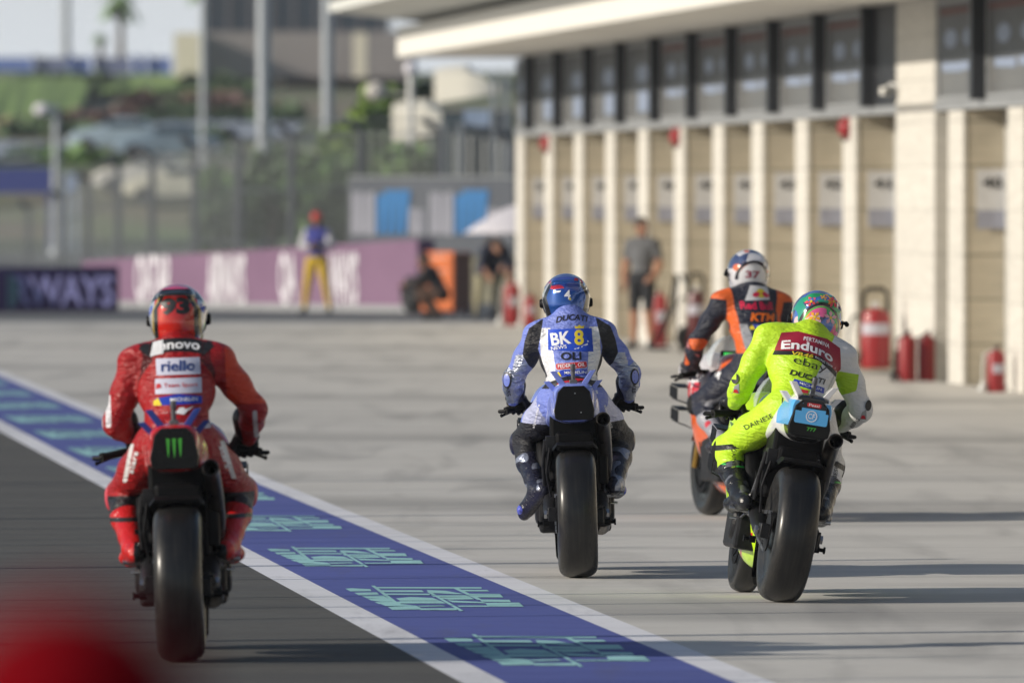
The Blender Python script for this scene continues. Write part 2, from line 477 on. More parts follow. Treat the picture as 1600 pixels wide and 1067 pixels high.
strip('pit_lane_apron', -60, 3.67, 130.5, 179, 0.004, bpy.data.materials['concrete'])
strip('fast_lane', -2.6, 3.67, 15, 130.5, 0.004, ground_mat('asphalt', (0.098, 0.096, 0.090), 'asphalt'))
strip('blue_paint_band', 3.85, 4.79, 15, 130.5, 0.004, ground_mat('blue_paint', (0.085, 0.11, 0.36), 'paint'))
m_white = ground_mat('white_paint', (0.74, 0.75, 0.80), 'paint')
strip('white_line', 4.79, 4.95, 15, 130.5, 0.004, m_white)
strip('white_line', 3.67, 3.85, 15, 130.5, 0.004, m_white)
strip('pit_lane_apron', 3.67, 4.95, 130.5, 179, 0.004, bpy.data.materials['concrete'])

# teal emblem repeated on the blue band (bars and hooks), drawn once on the ground
EM = [[(32,66),(60,64),(150,68),(156,77),(55,78)], [(75,86),(182,84),(194,94),(96,97)], [(110,101),(215,100),(238,114),(135,112)],
      [(140,116),(245,114),(272,128),(205,129),(160,124)], [(175,132),(300,130),(300,140),(195,140)], [(158,56),(176,56),(300,140),(282,142)],
      [(180,58),(690,59),(690,65),(190,64)], [(196,74),(402,74),(412,82),(206,82)], [(225,90),(442,91),(440,97),(236,96)],
      [(430,74),(520,77),(610,92),(560,92),(445,86)], [(280,114),(350,108),(455,112),(490,124),(300,124)], [(300,128),(495,127),(520,138),(300,138)],
      [(560,67),(585,67),(700,118),(676,118)], [(595,72),(722,73),(735,79),(606,79)], [(640,92),(786,93),(802,108),(664,108)],
      [(450,98),(620,99),(640,106),(466,106)], [(480,110),(640,108),(660,118),(540,120)], [(690,120),(832,122),(840,131),(700,130)],
      [(530,124),(700,132),(730,138),(560,134)], [(720,137),(880,136),(902,154),(730,153)], [(580,150),(730,150),(730,155),(590,155)],
      [(205,142),(290,142),(380,150),(385,156),(230,152)], [(240,157),(390,156),(400,168),(262,170)], [(385,150),(500,148),(520,153),(400,155)],
      [(400,164),(570,163),(575,172),(400,171)], [(430,86),(448,86),(606,170),(590,172)]]
em_v = []; em_f = []
g0 = gnd(530 + 450 * 510 / 1600, 900 + 115 * 160 / 502)
for poly in EM:
    o_ = len(em_v)
    ca = sum(p[0] for p in poly) / len(poly); cb = sum(p[1] for p in poly) / len(poly)
    for (a, b_) in poly:
        a = ca + (a - ca) * 1.03; b_ = cb + (b_ - cb) * 1.12
        g = gnd(530 + a * 510 / 1600, 900 + b_ * 160 / 502); em_v.append((g.x - g0.x, g.y - g0.y, 0.00006 * len(em_f)))
    em_f.append(tuple(range(o_, o_ + len(poly))))
m_teal = ground_mat('teal_paint', (0.33, 0.62, 0.64), 'paint')
em0 = MB().add(em_v, em_f).build('painted_emblem', m_teal)
for i in range(-2, 11):
    e = em0 if i == -2 else em0.copy()
    if i != -2: COL.objects.link(e)
    Y = g0.y + 6.45 * i; e.location = (g0.x - 0.08313 * 6.45 * i, Y, 0.0052); tag(e, kind='structure')

# ============================================================ PIT BUILDING (local x = b away from the lane axis, y = a along it)
PB = empty('pit_building', (0, 0, 0), ALPHA)
tag(PB, 'long cream stone pit building with white overhanging roof and row of upper windows', 'building')
def stone(name, base, course=0.47, dark=0.55):
    m, h = newmat(name); c = h.coord('Object'); xyz = h.sep(c)
    t = h.math('FRACT', h.math('DIVIDE', h.math('ADD', xyz[2], 0.05), course))
    j = h.math('LESS_THAN', t, 0.045)
    cell = h.new('ShaderNodeTexWhiteNoise', noise_dimensions='1D')
    h.link(h.math('FLOOR', h.math('DIVIDE', h.math('ADD', xyz[2], 0.05), course)), cell.inputs['W'])
    n = h.noise(c, 6, 6, 0.6); n2 = h.noise(h.coord('Object', scale=(1, 1, 9)), 2.5, 5)
    col = h.mix(h.ramp(n2, 0.3, 0.7), tuple(x * 0.84 for x in base), tuple(min(1, x * 1.05) for x in base))
    col = h.mix(h.ramp(cell.outputs[0], 0, 1, 0, 0.14), col, tuple(x * 0.6 for x in base))
    col = h.mix(h.ramp(n, 0.55, 0.8, 0, 0.25), col, tuple(x * 0.6 for x in base))
    col = h.mix(h.math('MULTIPLY', j, dark), col, tuple(x * 0.25 for x in base))
    h.link(col, h.bsdf.inputs['Base Color']); h.bsdf.inputs['Roughness'].default_value = 0.85
    h.bump(n, 0.25, 0.01); return m
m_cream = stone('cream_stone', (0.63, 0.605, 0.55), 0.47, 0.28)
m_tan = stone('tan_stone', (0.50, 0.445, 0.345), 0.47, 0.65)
m_white_roof = mat('white_render', (0.72, 0.705, 0.66), 0.8, var=0.05)
m_dark = mat('dark_frame', (0.025, 0.028, 0.034), 0.4)
m_grey = mat('grey_metal', (0.33, 0.34, 0.35), 0.5, 0.3)
m_alu = mat('pale_aluminium', (0.62, 0.62, 0.60), 0.45, 0.2)
Fb = 14.65; Wb = Fb + 0.55
a_far = lane_a(176.2, Fb); a_near = 28.0
wl = MB(); wl.box(Wb, Wb + 9, a_near, a_far, 0, 2.9)
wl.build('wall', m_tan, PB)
MB().box(Fb + 0.14, Wb + 9, a_near, a_far, 2.902, 4.12).build('upper_wall', m_dark, PB)
MB().box(Fb - 0.02, Fb + 0.138, a_near, a_far, 2.90, 2.99).build('lintel', m_grey, PB)
corner = [174.9, 169.7, 164.7, 159.7, 154.8, 149.7, 144.65, 139.86, 134.85, 129.8, 0, 119.8, 114.8, 109.8, 104.8, 99.8, 94.8] + [89.8 - 5 * k for k in range(12)]
nums = [None, '48', '47', '46', '45', '44', '43', '44', '42', '42', None, None, None, None]
PLATE = ['50', '49', '48', '47', '46', '45', '44', '43', '42', '41', None, '40', '39', '38', '37', '36', '35'] + [str(34 - k) for k in range(12)]
m_plate = mat('grey_plate', (0.55, 0.55, 0.56), 0.5, var=0.06); m_plate2 = mat('lilac_plate', (0.30, 0.31, 0.38), 0.5)
m_ink = mat('black_ink', (0.02, 0.02, 0.022), 0.6)
m_red = mat('red_enamel', (0.27, 0.008, 0.012), 0.45, coat=0.15)
for i, Y in enumerate(corner):
    if Y == 0: continue
    a = lane_a(Y, Fb)
    f = MB().box(Fb + 0.05, Wb, a, a + 0.35, 0, 2.898)
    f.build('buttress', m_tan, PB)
    MB().box(Fb, Fb + 0.05, a - 0.01, a + 1.25, 0, 2.898).box(Fb + 0.05, Fb + 0.12, a + 0.36, a + 1.25, 0, 2.898).build('pilaster', m_cream, PB, bevel=0.012)
    MB().box(Wb - 0.10, Wb - 0.002, a - 0.16, a - 0.01, 0.0, 2.895).build('door_track', m_alu, PB)
    # numbered shield plate facing up the lane
    x0, x1 = Fb + 0.15, Fb + 0.48
    poly = [(x0, 2.27), (x1, 2.27), (x1, 1.86), ((x0 + x1) / 2, 1.70), (x0, 1.86)] if i == 11 else [(x0, 2.27), (x1, 2.27), (x1, 1.64), (x0, 1.64)]
    pl = MB().prism(poly, a - 0.03, a - 0.005, 'Y').build('number_plate', m_plate, PB)
    MB().prism([(x0 + 0.003, 1.84), (x1 - 0.003, 1.84), (x1 - 0.003, 1.645), (x0 + 0.003, 1.645)], a - 0.036, a - 0.031, 'Y').build('lower_panel', m_plate2, pl)
    t = text_flat(PLATE[i], 0.115, 0.21, 0.02)
    put_flat(t, 'number', m_ink, pl, Matrix.Translation(((x0 + x1) / 2, a - 0.045, 2.13)) @ Matrix.Rotation(R(90), 4, 'X'))
# the closed bay between the two garages
p0, p1 = lane_a(122.1, Fb), lane_a(125.6, Fb)
MB().box(Fb - 0.02, Wb, p0, p1, 0, 4.118).build('pier', m_cream, PB, bevel=0.01)
MB().box(Fb + 0.0, Fb + 0.139, p1 + 0.002, p1 + 2.6, 2.992, 4.116).build('blank_panel', mat('black_board', (0.012, 0.013, 0.016), 0.5), PB)
# window band: one pane per bay, dark mullion fins between
def pane_mat():
    m, h = newmat('printed_pane'); c = h.coord('Object'); n = h.noise(c, 3, 4)
    h.link(h.mix(h.ramp(n, 0.3, 0.7), (0.105, 0.107, 0.11), (0.16, 0.157, 0.15)), h.bsdf.inputs['Base Color'])
    h.bsdf.inputs['Roughness'].default_value = 0.35; return m
m_pane = pane_mat(); m_sticker = mat('pale_blue_print', (0.24, 0.29, 0.40), 0.5); m_rprint = mat('red_print', (0.12, 0.03, 0.025), 0.6)
m_dboard = mat('dark_grey_board', (0.036, 0.037, 0.038), 0.45)
YM = [137.8 + 5.0 * k for k in range(-21, 8)]
for k, Y in enumerate(YM):
    a = lane_a(Y, Fb) + 0.1
    if p0 - 3.2 < a < p1 + 1.2: continue
    if a > a_far: continue
    MB().box(Fb - 0.14, Fb + 0.138, a, a + 0.25, 2.995, 4.115).build('mullion', m_dark, PB)
    e0, e1 = a + 0.27, a + 4.93
    if e0 < p0 < e1: e1 = p0 - 0.05
    if p1 < e0 + 0.1 < p1 + 2.6: continue
    if e1 > a_far: e1 = a_far - 0.05
    win = MB().box(Fb + 0.03, Fb + 0.137, e0, e1, 3.0, 4.09).build('window', m_pane, PB)
    fr = MB()
    fr.box(Fb + 0.0, Fb + 0.028, e0, e1, 3.0, 3.05).box(Fb + 0.0, Fb + 0.028, e0, e0 + 0.10, 3.052, 4.03).box(Fb, Fb + 0.028, e1 - 0.1, e1, 3.052, 4.03).box(Fb, Fb + 0.028, e0, e1, 4.032, 4.09)
    fr.build('frame', m_grey, win)
    MB().box(Fb + 0.012, Fb + 0.0275, e0 + 0.11, e1 - 0.11, 3.45, 4.028).build('dark_upper_board', m_dboard, win)  # thin dark board over the upper half of the pane
    if Y > 182: continue
    st = MB(); near = Y < 148
    cs = [0.28, 0.70] if near else [0.5]
    for cc in cs:
        yc = e0 + (e1 - e0) * cc
        st.prism(circ(yc, 3.66, 0.55 if near else 0.85, 0.10 if near else 0.13), Fb + 0.006, Fb + 0.011, 'X')
        if near: st.prism([(yc - 0.85, 3.30), (yc + 0.85, 3.32), (yc + 0.85, 3.41), (yc - 0.85, 3.40)], Fb + 0.022, Fb + 0.027, 'X')
        else: st.prism([(yc - 0.8, 3.14), (yc + 0.8, 3.14), (yc + 0.8, 3.42), (yc - 0.8, 3.42)], Fb + 0.022, Fb + 0.027, 'X')
    st.build('printed_emblem', m_sticker, win)
    if near: MB().box(Fb + 0.006, Fb + 0.0115, e0 + 0.2, e1 - 0.2, 3.92, 3.98).build('red_stripe', m_rprint, win)
# roof: soffit + white fascia, thin upper canopy
MB().box(Fb - 1.80, Wb + 9, a_near, a_far + 0.6, 4.125, 4.60).build('roof', m_white_roof, PB, bevel=0.03)
cp = MB(); x0, x1 = Fb - 2.85, Fb - 0.9
ring = lambda y: [(x0, y, 4.83), (x0, y, 4.99), (x1, y, 5.05), (x1 + 9, y, 5.05), (x1 + 9, y, 4.62), (x1, y, 4.62)]
cp.loft([ring(a_near), ring(a_far + 0.6)]).build('canopy', mat('grey_white_render', (0.60, 0.61, 0.58), 0.8, var=0.05), PB)
# little camera on the pier
cm = empty('security_camera', (0, 0, 0)); cm.parent = None
pc = LANE @ Vector((Fb - 0.02, p1 - 0.3, 3.20)); cm.location = pc; cm.rotation_euler = (0, 0, ALPHA)
tag(cm, 'small white security camera on a bracket at the corner of the wide stone pier', 'camera')
MB().tube([(0, 0, 0), (-0.08, 0.1, 0.02), (-0.12, 0.2, -0.02)], 0.018).build('bracket', m_alu, cm, smooth=True)
MB().box(-0.17, -0.07, 0.12, 0.42, -0.10, -0.01).build('housing', m_white_roof, cm, bevel=0.02)
MB().lathe([(0.035, 0), (0.04, 0.03), (0.0, 0.04)], 16, Matrix.Translation((-0.12, 0.12, -0.055)) @ Matrix.Rotation(R(90), 4, 'X')).build('lens', m_dark, cm, smooth=True)
# red round bells on three pilasters
for i, (idx, lab) in enumerate(((1, 'farthest red round lamp high on a cream pilaster'), (5, 'middle red round lamp high on a cream pilaster'), (9, 'nearest red round lamp high on a cream pilaster by the wide pier'))):
    a = lane_a(corner[idx], Fb)
    e = empty('alarm_lamp', LANE @ Vector((Fb, a + 0.6, 2.77)), ALPHA)
    tag(e, lab, 'alarm lamp', 'red lamps on the pit building pilasters')
    MB().box(-0.03, 0.0, -0.10, 0.10, -0.13, 0.13).build('back_plate', m_red, e, bevel=0.01)
    MB().ell((-0.03, 0, 0), (0.10, 0.15, 0.12), 24).build('dome', m_red, e, smooth=True)
    MB().box(-0.075, -0.031, -0.04, 0.04, -0.155, -0.115).build('nozzle', m_ink, e, bevel=0.005)

# pit wall and its debris fence, left of the frame: its posts shade the lane
PWm = mat('pit_wall_concrete', (0.5, 0.5, 0.48), 0.85)
pw = empty('pit_wall_fence', (0, 0, 0), ALPHA)
tag(pw, 'low concrete pit wall topped by slim fence posts along the fast lane', 'fence')
MB().box(-3.6, -3.1, 20, 140, 0, 0.9).build('wall', PWm, pw)
random.seed(11)
a = 38.0; posts = []
while a < 135:
    posts.append(a); a += random.choice((1.0, 1.4, 2.1, 2.1, 2.6))
po = MB()
for k, a in enumerate(posts):
    w_ = 0.13 if k % 5 == 0 else 0.045
    po.box(-3.36, -3.30, a, a + w_, 0.902, 3.7 + (0.6 if k % 5 == 0 else 0))
tag(po.build('post', m_grey, pw), kind='stuff')

# ============================================================ HOARDINGS AND BARRIERS AT THE FAR END
def banner_mat(name, c1, c2):
    m, h = newmat(name); c = h.coord('Object'); n = h.noise(c, 0.8, 4); n2 = h.noise(h.coord('Object', scale=(6, 6, 0.5)), 2, 3)
    h.link(h.mix(h.ramp(n, 0.3, 0.7), c1, c2), h.bsdf.inputs['Base Color']); h.bsdf.inputs['Roughness'].default_value = 0.6
    h.bump(n2, 0.4, 0.02); return m
m_pink = banner_mat('faded_purple_vinyl', (0.165, 0.088, 0.158), (0.20, 0.112, 0.19)); m_purple = banner_mat('dark_purple_vinyl', (0.055, 0.026, 0.13), (0.07, 0.036, 0.16))
m_lett = mat('white_vinyl', (0.70, 0.68, 0.73), 0.6, var=0.04); m_lett2 = mat('lilac_vinyl', (0.30, 0.30, 0.60), 0.6)
def panel_between(p0, p1, z0, z1a, z1b, th, name, m, parent=None):
    d = (p1 - p0); d.z = 0; d.normalize(); n = Vector((d.y, -d.x, 0)) * th
    b = MB(); v = []
    for p, zt in ((p0, z1a), (p1, z1b)):
        v += [(p.x, p.y, z0), (p.x - n.x, p.y - n.y, z0), (p.x - n.x, p.y - n.y, zt), (p.x, p.y, zt)]
    return b.loft([v[:4], v[4:]]).build(name, m, parent, bevel=0.01)
bw = empty('trackside_barrier', at(130, 490, 203)); bw.location.z = 0
tag(bw, 'long faded purple barrier banner with white airline lettering behind the marshal', 'barrier')
A = at(128, 490, 203); B = at(652, 490, 193.5)
zt = lambda x, Y, y: CAMH + (HOR - y) / (F / Y)
def rel(o, root): o.parent = root; o.matrix_parent_inverse = Matrix.Translation(-root.location); return o
rel(panel_between(A, B, 0.02, zt(0, 203, 408), zt(0, 193.5, 374), 0.35, 'banner_panel', m_pink), bw)
rel(panel_between(A + Vector((0, -.05, 0)), B + Vector((0, -.05, 0)), 0.0, 0.12, 0.12, 0.45, 'footing', m_grey), bw)
d = (B - A); d.z = 0; L_ = d.length; d.normalize()
for (xa, xb, ya, yb) in ((190, 297, 398, 482), (303, 416, 396, 482), (430, 480, 394, 484), (500, 582, 394, 476)):
    txt = {190: 'QATAR', 303: 'AIRWAYS', 430: 'QA', 500: 'WAYS'}[xa]
    t0 = (xa - 128) / 524; t1 = (xb - 128) / 524; c_ = A.lerp(B, (t0 + t1) / 2); Ym = c_.y; s_ = F / Ym
    me = text_flat(txt, (yb - ya) / s_, (xb - xa) / s_ * 1.0, 0.03)
    Mx = Matrix.Translation((c_.x, c_.y - 0.03, CAMH + (HOR - (ya + yb) / 2) / s_)) @ Matrix.Rotation(math.atan2(d.y, d.x), 4, 'Z') @ Matrix.Rotation(R(90), 4, 'X')
    rel(put_flat(me, 'lettering', m_lett, None, Mx), bw)
dp = empty('trackside_board', (0, 0, 0)); dp.location = at(-60, 487, 192); dp.location.z = 0
tag(dp, 'low dark purple advertising board with pale lettering at the left edge', 'board')
A = at(-90, 487, 191); B = at(186, 487, 193)
rel(panel_between(A, B, 0.03, 0.78, 0.79, 0.25, 'board_panel', m_purple), dp)
s_ = F / 192
rel(put_flat(text_flat('AIRWAYS', 48 / s_, 205 / s_, 0.02), 'lettering', m_lett2, None, Matrix.Translation(at(76, 454, 192.0) + Vector((0, -0.25, 0))) @ Matrix.Rotation(R(90), 4, 'X')), dp)
m_tealp = mat('teal_vinyl', (0.10, 0.20, 0.24), 0.6)
rel(MB().prism(circ(0, 0, 0.36, 0.36), -0.01, 0.0, 'Y', Matrix.Translation(at(-2, 455, 192) + Vector((0, -0.26, 0)))).build('round_emblem', m_tealp), dp)

# grey hoarding with white and blue bars
hb = empty('grey_hoarding', at(670, 300, 206)); hb.location.z = 0
tag(hb, 'tall grey hoarding with blocks of white and sky blue above the purple barrier', 'hoarding')
Y = 206; s_ = F / Y
q0 = at(545, 400, Y); q1 = at(803, 400, Y)
m_hgrey = banner_mat('grey_vinyl', (0.24, 0.25, 0.27), (0.29, 0.30, 0.32))
rel(MB().box(q0.x, q1.x, Y, Y + 0.15, q0.z, zt(0, Y, 279)).build('board_panel', m_hgrey, bevel=0.01), hb)
rel(MB().box(q0.x, q1.x, Y + 0.0, Y + 0.15, zt(0, Y, 278.5), zt(0, Y, 275)).build('top_rail', m_alu), hb)
for x in (560, 640, 720, 795):
    p = at(x, 400, Y); rel(MB().box(p.x - 0.04, p.x + 0.04, Y + 0.02, Y + 0.12, 0, p.z - 0.002).build('leg', m_grey), hb)
m_sky = mat('sky_blue_vinyl', (0.14, 0.42, 0.85), 0.6, var=0.05)
def px_poly(pts, Y, dy): return [((x - 800) * Y / F, CAMH + (HOR - y) * Y / F) for x, y in pts]
for dx in (0, 122):
    wb = MB(); nb_ = 0
    for (a0, a1, y0, y1) in ((549, 557, 301, 366), (557.6, 566, 300, 366), (566.6, 574, 303, 366), (574.6, 586, 300, 368), (639, 648, 325, 366), (648.6, 656, 327, 368), (656.6, 663, 327, 366)):
        if a1 + dx > 790: continue
        rel(MB().prism(px_poly([(a0 + dx, y1), (a1 + dx, y1), (a1 + dx - 0.5, y0), (a0 + dx + 1, y0)], Y, 0), Y - 0.012, Y - 0.002, 'Y').build('white_bar', m_lett), hb)
    bb = MB()
    for (a0, a1) in ((589, 600), (601, 613), (614, 625), (626, 637)):
        rel(MB().prism(px_poly([(a0 + dx, 366), (a1 + dx - 3, 366), (a1 + dx + 2 + (a0 > 620) * 2, 297 + (a0 < 600) * 6), (a0 + dx, 297 + (a0 < 600) * 8)], Y, 0), Y - 0.012, Y - 0.002, 'Y').build('blue_bar', m_sky), hb)

# khaki screen wall under and behind the hoarding
p = at(655, 300, 211); q = at(806, 300, 211)
kw = MB().box(p.x, q.x, 211, 211.25, 0, zt(0, 211, 402)).box(p.x - .03, q.x + .03, 210.97, 211.28, zt(0, 211, 402), zt(0, 211, 398)).build('khaki_wall', mat('khaki_render', (0.50, 0.46, 0.32), 0.85), bevel=0.01)
tag(kw, 'low khaki wall behind the orange cabinet and the two standing crew', 'wall')

# catch fence running away to the left
FP = [(800, 213, 206, 4), (685, 214, 190, 4), (565, 216, 191, 4), (456, 222, 197, 4), (374, 232, 204, 4), (305, 244, 218, 4), (238, 258, 232, 4), (185, 275, 247, 4), (138, 292, 270, 4), (96, 312, 298, 4), (45, 340, 312, 4), (-12, 370, 316, 4)]
cf = empty('catch_fence', at(565, 305, 207)); cf.location.z = 0
tag(cf, 'tall wire mesh catch fence with cranked dark posts behind the purple barriers', 'fence')
m_post = mat('weathered_post', (0.085, 0.095, 0.11), 0.6, 0.3)
def mesh_mat(name, cover):
    m, h = newmat(name); c = h.coord('Object')
    xyz = h.sep(c); cell = 0.075
    fx = h.math('LESS_THAN', h.math('FRACT', h.math('DIVIDE', h.math('ADD', xyz[0], xyz[1]), cell)), cover)
    fz = h.math('LESS_THAN', h.math('FRACT', h.math('DIVIDE', xyz[2], cell)), cover)
    wire = h.math('MAXIMUM', fx, fz)
    tr = h.new('ShaderNodeBsdfTransparent'); mx = h.new('ShaderNodeMixShader')
    h.link(wire, mx.inputs[0]); h.link(tr.outputs[0], mx.inputs[1]); h.link(h.bsdf.outputs[0], mx.inputs[2])
    h.link(mx.outputs[0], m.node_tree.nodes['Material Output'].inputs[0])
    h.bsdf.inputs['Base Color'].default_value = (0.20, 0.215, 0.22, 1); h.bsdf.inputs['Roughness'].default_value = 0.5; h.bsdf.inputs['Metallic'].default_value = 0.2
    return m
m_mesh = mesh_mat('wire_mesh', 0.13); m_mesh2 = mesh_mat('wire_mesh_dense', 0.19)
tops = []
for (x, Y, y, hgt) in FP:
    p = at(x, y + 14, Y); tops.append(p)
    rel(MB().tube([(p.x, Y, 0), (p.x, Y, p.z), (p.x - 0.30, Y - 0.1, p.z + 0.22)], 0.075 if Y < 225 else 0.09, 8).build('post', m_post), cf)
for i in range(len(tops) - 1):
    a, b = tops[i], tops[i + 1]
    v = [(a.x, a.y, 0.0), (b.x, b.y, 0.0), (b.x, b.y, b.z), (a.x, a.y, a.z)]
    rel(MB().add(v, [(0, 1, 2, 3)]).build('mesh_panel', m_mesh if i < 4 else m_mesh2), cf)
wr = MB()
for fz_ in (1.0, 0.66, 0.33):
    wr.tube([(t.x, t.y - 0.02, t.z * fz_) for t in tops], 0.022, 6)
wr.tube([(t.x - 0.28, t.y - 0.1, t.z + 0.2) for t in tops], 0.018, 6)
rel(wr.build('cable', m_post), cf)

# ============================================================ TERRAIN AND FAR BACKGROUND
def hill_mat():
    m, h = newmat('hillside'); c = h.coord('Object'); n = h.noise(c, 0.05, 6, 0.6); n2 = h.noise(h.coord('Object', scale=(0.25, 1, 1)), 0.12, 5)
    col = h.mix(h.ramp(n, 0.42, 0.58), (0.13, 0.20, 0.075), (0.20, 0.165, 0.12))
    col = h.mix(h.ramp(n2, 0.5, 0.6), col, (0.09, 0.115, 0.07))
    h.link(col, h.bsdf.inputs['Base Color']); h.bsdf.inputs['Roughness'].default_value = 0.95; return m
def zat(y, Y): return CAMH + (HOR - y) * Y / F
prof = [(400, 0.02), (420, zat(290, 420)), (470, zat(235, 470)), (520, zat(205, 520)), (560, zat(180, 560)), (600, zat(150, 600)), (640, zat(125, 640)), (700, zat(117, 700)), (900, zat(119, 900)), (2400, zat(125, 900))]
hv = []; hf = []; NX = 60
for j, (Y, z) in enumerate(prof):
    for i in range(NX + 1):
        x = -500 + 1000 * i / NX
        z_ = z + (0 if j in (0,) else 0.25 * math.sin(x * 0.11 + j * 1.7) + 0.15 * math.sin(x * 0.37 + j))
        hv.append((x, Y, max(z_, 0.02 if j == 0 else z_)))
for j in range(len(prof) - 1):
    for i in range(NX): hf.append((j * (NX + 1) + i, j * (NX + 1) + i + 1, (j + 1) * (NX + 1) + i + 1, (j + 1) * (NX + 1) + i))
tag(MB().add(hv, hf).build('hill', hill_mat(), smooth=True), kind='structure')
m_grass = mat('mown_grass', (0.17, 0.27, 0.07), 0.95, var=0.25, vscale=0.3)
def slab(name, x0, x1, y0, y1, Ya, Yb, m, kind='structure'):   # sheet draped between two depths
    rg = random.Random(int(x0 + y0)); n = 14; v = []
    for k in range(n + 1):                                   # ragged near and far edges
        t = k / n; x = x0 + (x1 - x0) * t; v.append(at(x - (x1 - x0) * .12 * t, y1 + rg.uniform(-3, 3), Ya)); v.append(at(x, y0 + rg.uniform(-2, 2), Yb))
    return tag(MB().add(v, [(2 * k, 2 * k + 2, 2 * k + 3, 2 * k + 1) for k in range(n)]).build(name, m), kind=kind)
slab('grass_bank', -60, 145, 122, 188, 540, 618, m_grass)
slab('grass_bank', 145, 420, 118, 142, 596, 636, m_grass)
slab('access_road', 215, 480, 190, 215, 470, 515, mat('pale_road', (0.30, 0.34, 0.40), 0.9))
slab('access_road', -60, 130, 222, 250, 440, 468, bpy.data.materials['pale_road'])

def leaf_blob(mb, c, r, n, rng, size, flat=1.0):
    """leaf-sized quads scattered through uneven clumps."""
    cl = [(rng.gauss(0, .45), rng.gauss(0, .45), rng.gauss(0, .38)) for _ in range(7)]
    for _ in range(n):
        q = rng.choice(cl); d = [rng.gauss(0, 1) for _ in range(3)]; l = math.sqrt(sum(t * t for t in d)) + 1e-6
        k = rng.random() ** 0.4 * 0.5
        p = [c[i] + r[i] * (q[i] + d[i] / l * k) for i in range(3)]
        if p[2] < 0.05: p[2] = 0.05 + rng.random() * 0.3
        a = Vector((rng.gauss(0, 1), rng.gauss(0, 1), rng.gauss(0, 1) * .6)).normalized(); b = a.cross(Vector((rng.gauss(0, 1), rng.gauss(0, 1), rng.gauss(0, 1)))).normalized()
        s_ = size * (0.6 + rng.random() * 0.8); P = Vector(p)
        mb.add([P - a * s_ - b * s_ * .6, P + a * s_ - b * s_ * .6, P + a * s_ * .7 + b * s_, P - a * s_ * .7 + b * s_], [(0, 1, 2, 3)])
m_trunk = mat('bark', (0.12, 0.09, 0.06), 0.9)
FOL = {k: mat('foliage_' + k, c, 0.7, var=0.45, vscale=1.5) for k, c in dict(dark=(0.085, 0.14, 0.065), mid=(0.16, 0.27, 0.09), light=(0.25, 0.36, 0.08), red=(0.17, 0.10, 0.09), dry=(0.20, 0.18, 0.10)).items()}
def bush(name, label, cat, x, y0, y1, wpx, Y, fol, group=None, n=900, size=None, trunk=True, seed=0):
    rng = random.Random(seed + int(x * 7 + Y)); s_ = F / Y
    X = (x - 800) / s_; z1 = zat(y0, Y); z0 = max(0.0, zat(y1, Y)); g = terrain(Y); z0 = max(z0, 0)
    e = empty(name, (X, Y, g)); tag(e, label, cat, group)
    w_ = wpx / s_ / 2; hh = (z1 - z0) / 2
    mb = MB(); leaf_blob(mb, (0, 0, (z0 + z1) / 2 - g), (w_, w_ * 0.8, hh), n, rng, size or max(0.10, w_ * 0.06))
    mb.build('crown', FOL[fol], e, merge=False)
    if trunk:
        t = MB(); t.tube([(0, 0, -0.3), (0.1, 0, (z0 + z1) / 2 - g), (0.2, 0.1, (z1 - g) * 0.85)], [0.16, 0.10, 0.03], 8)
        for k in range(4):
            a_ = k * 1.6; t.tube([(0.05, 0, (z0 + z1) / 2 - g - hh * .5), (w_ * .5 * math.cos(a_), w_ * .4 * math.sin(a_), (z0 + z1) / 2 - g + hh * .3)], [0.07, 0.02], 6)
        t.build('trunk', m_trunk, e)
    return e
def terrain(Y):
    if Y < 400: return 0.0
    for (a, za), (b, zb) in zip(prof, prof[1:]):
        if a <= Y <= b: return za + (zb - za) * (Y - a) / (b - a)
    return prof[-1][1]
# trees and bushes behind the fence, each its own
TR = [('tree', 'sunlit yellow green tree beside the tall lamp mast under the roof tip', 'tree', 560, 150, 300, 120, 262, 'light'),
      ('tree', 'broad dark green tree behind the left part of the mesh fence', 'tree', 420, 225, 400, 150, 252, 'dark'),
      ('tree', 'mid green tree in the fence gap between the two cranked posts', 'tree', 505, 215, 400, 130, 240, 'mid'),
      ('tree', 'dark green tree just left of the grey hoarding', 'tree', 530, 285, 420, 80, 230, 'dark'),
      ('tree', 'deep green tree behind the wire mesh left of the marshal', 'tree', 350, 262, 420, 110, 262, 'mid'),
      ('bush', 'clipped green hedge rising above the grey hoarding', 'bush', 625, 228, 300, 150, 226, 'mid'),
      ('tree', 'dark tree under the cream awnings beside the glazed kiosk', 'tree', 600, 180, 300, 60, 250, 'dark'),
      ('tree', 'dark tree between the two cream awnings', 'tree', 655, 118, 230, 70, 270, 'dark')]
for (nm, lab, cat, x, y0, y1, w_, Y, fo) in TR: bush(nm, lab, cat, x, y0, y1, w_, Y, fo, 'trees behind the catch fence', 3000, 0.13)
tag(bpy.data.objects['bush'], group='trees behind the catch fence')
HD = [(40, 190, 215, 170, 500, 'dry'), (150, 175, 212, 120, 505, 'red'), (205, 150, 200, 90, 530, 'red'), (95, 188, 214, 110, 495, 'dark'), (230, 178, 205, 120, 515, 'dark'),
      (310, 150, 185, 110, 545, 'red'), (300, 168, 195, 160, 535, 'dark'), (370, 160, 185, 130, 550, 'dry'), (440, 165, 200, 90, 520, 'dark'), (180, 122, 140, 60, 610, 'dark'), (300, 124, 146, 40, 605, 'dark'),
      (355, 120, 146, 40, 600, 'dark'), (80, 120, 130, 90, 630, 'dark'), (170, 205, 235, 110, 480, 'dark'), (255, 205, 245, 120, 470, 'mid'), (60, 235, 262, 140, 445, 'dark'), (150, 240, 275, 110, 440, 'mid'), (320, 215, 260, 130, 455, 'mid')]
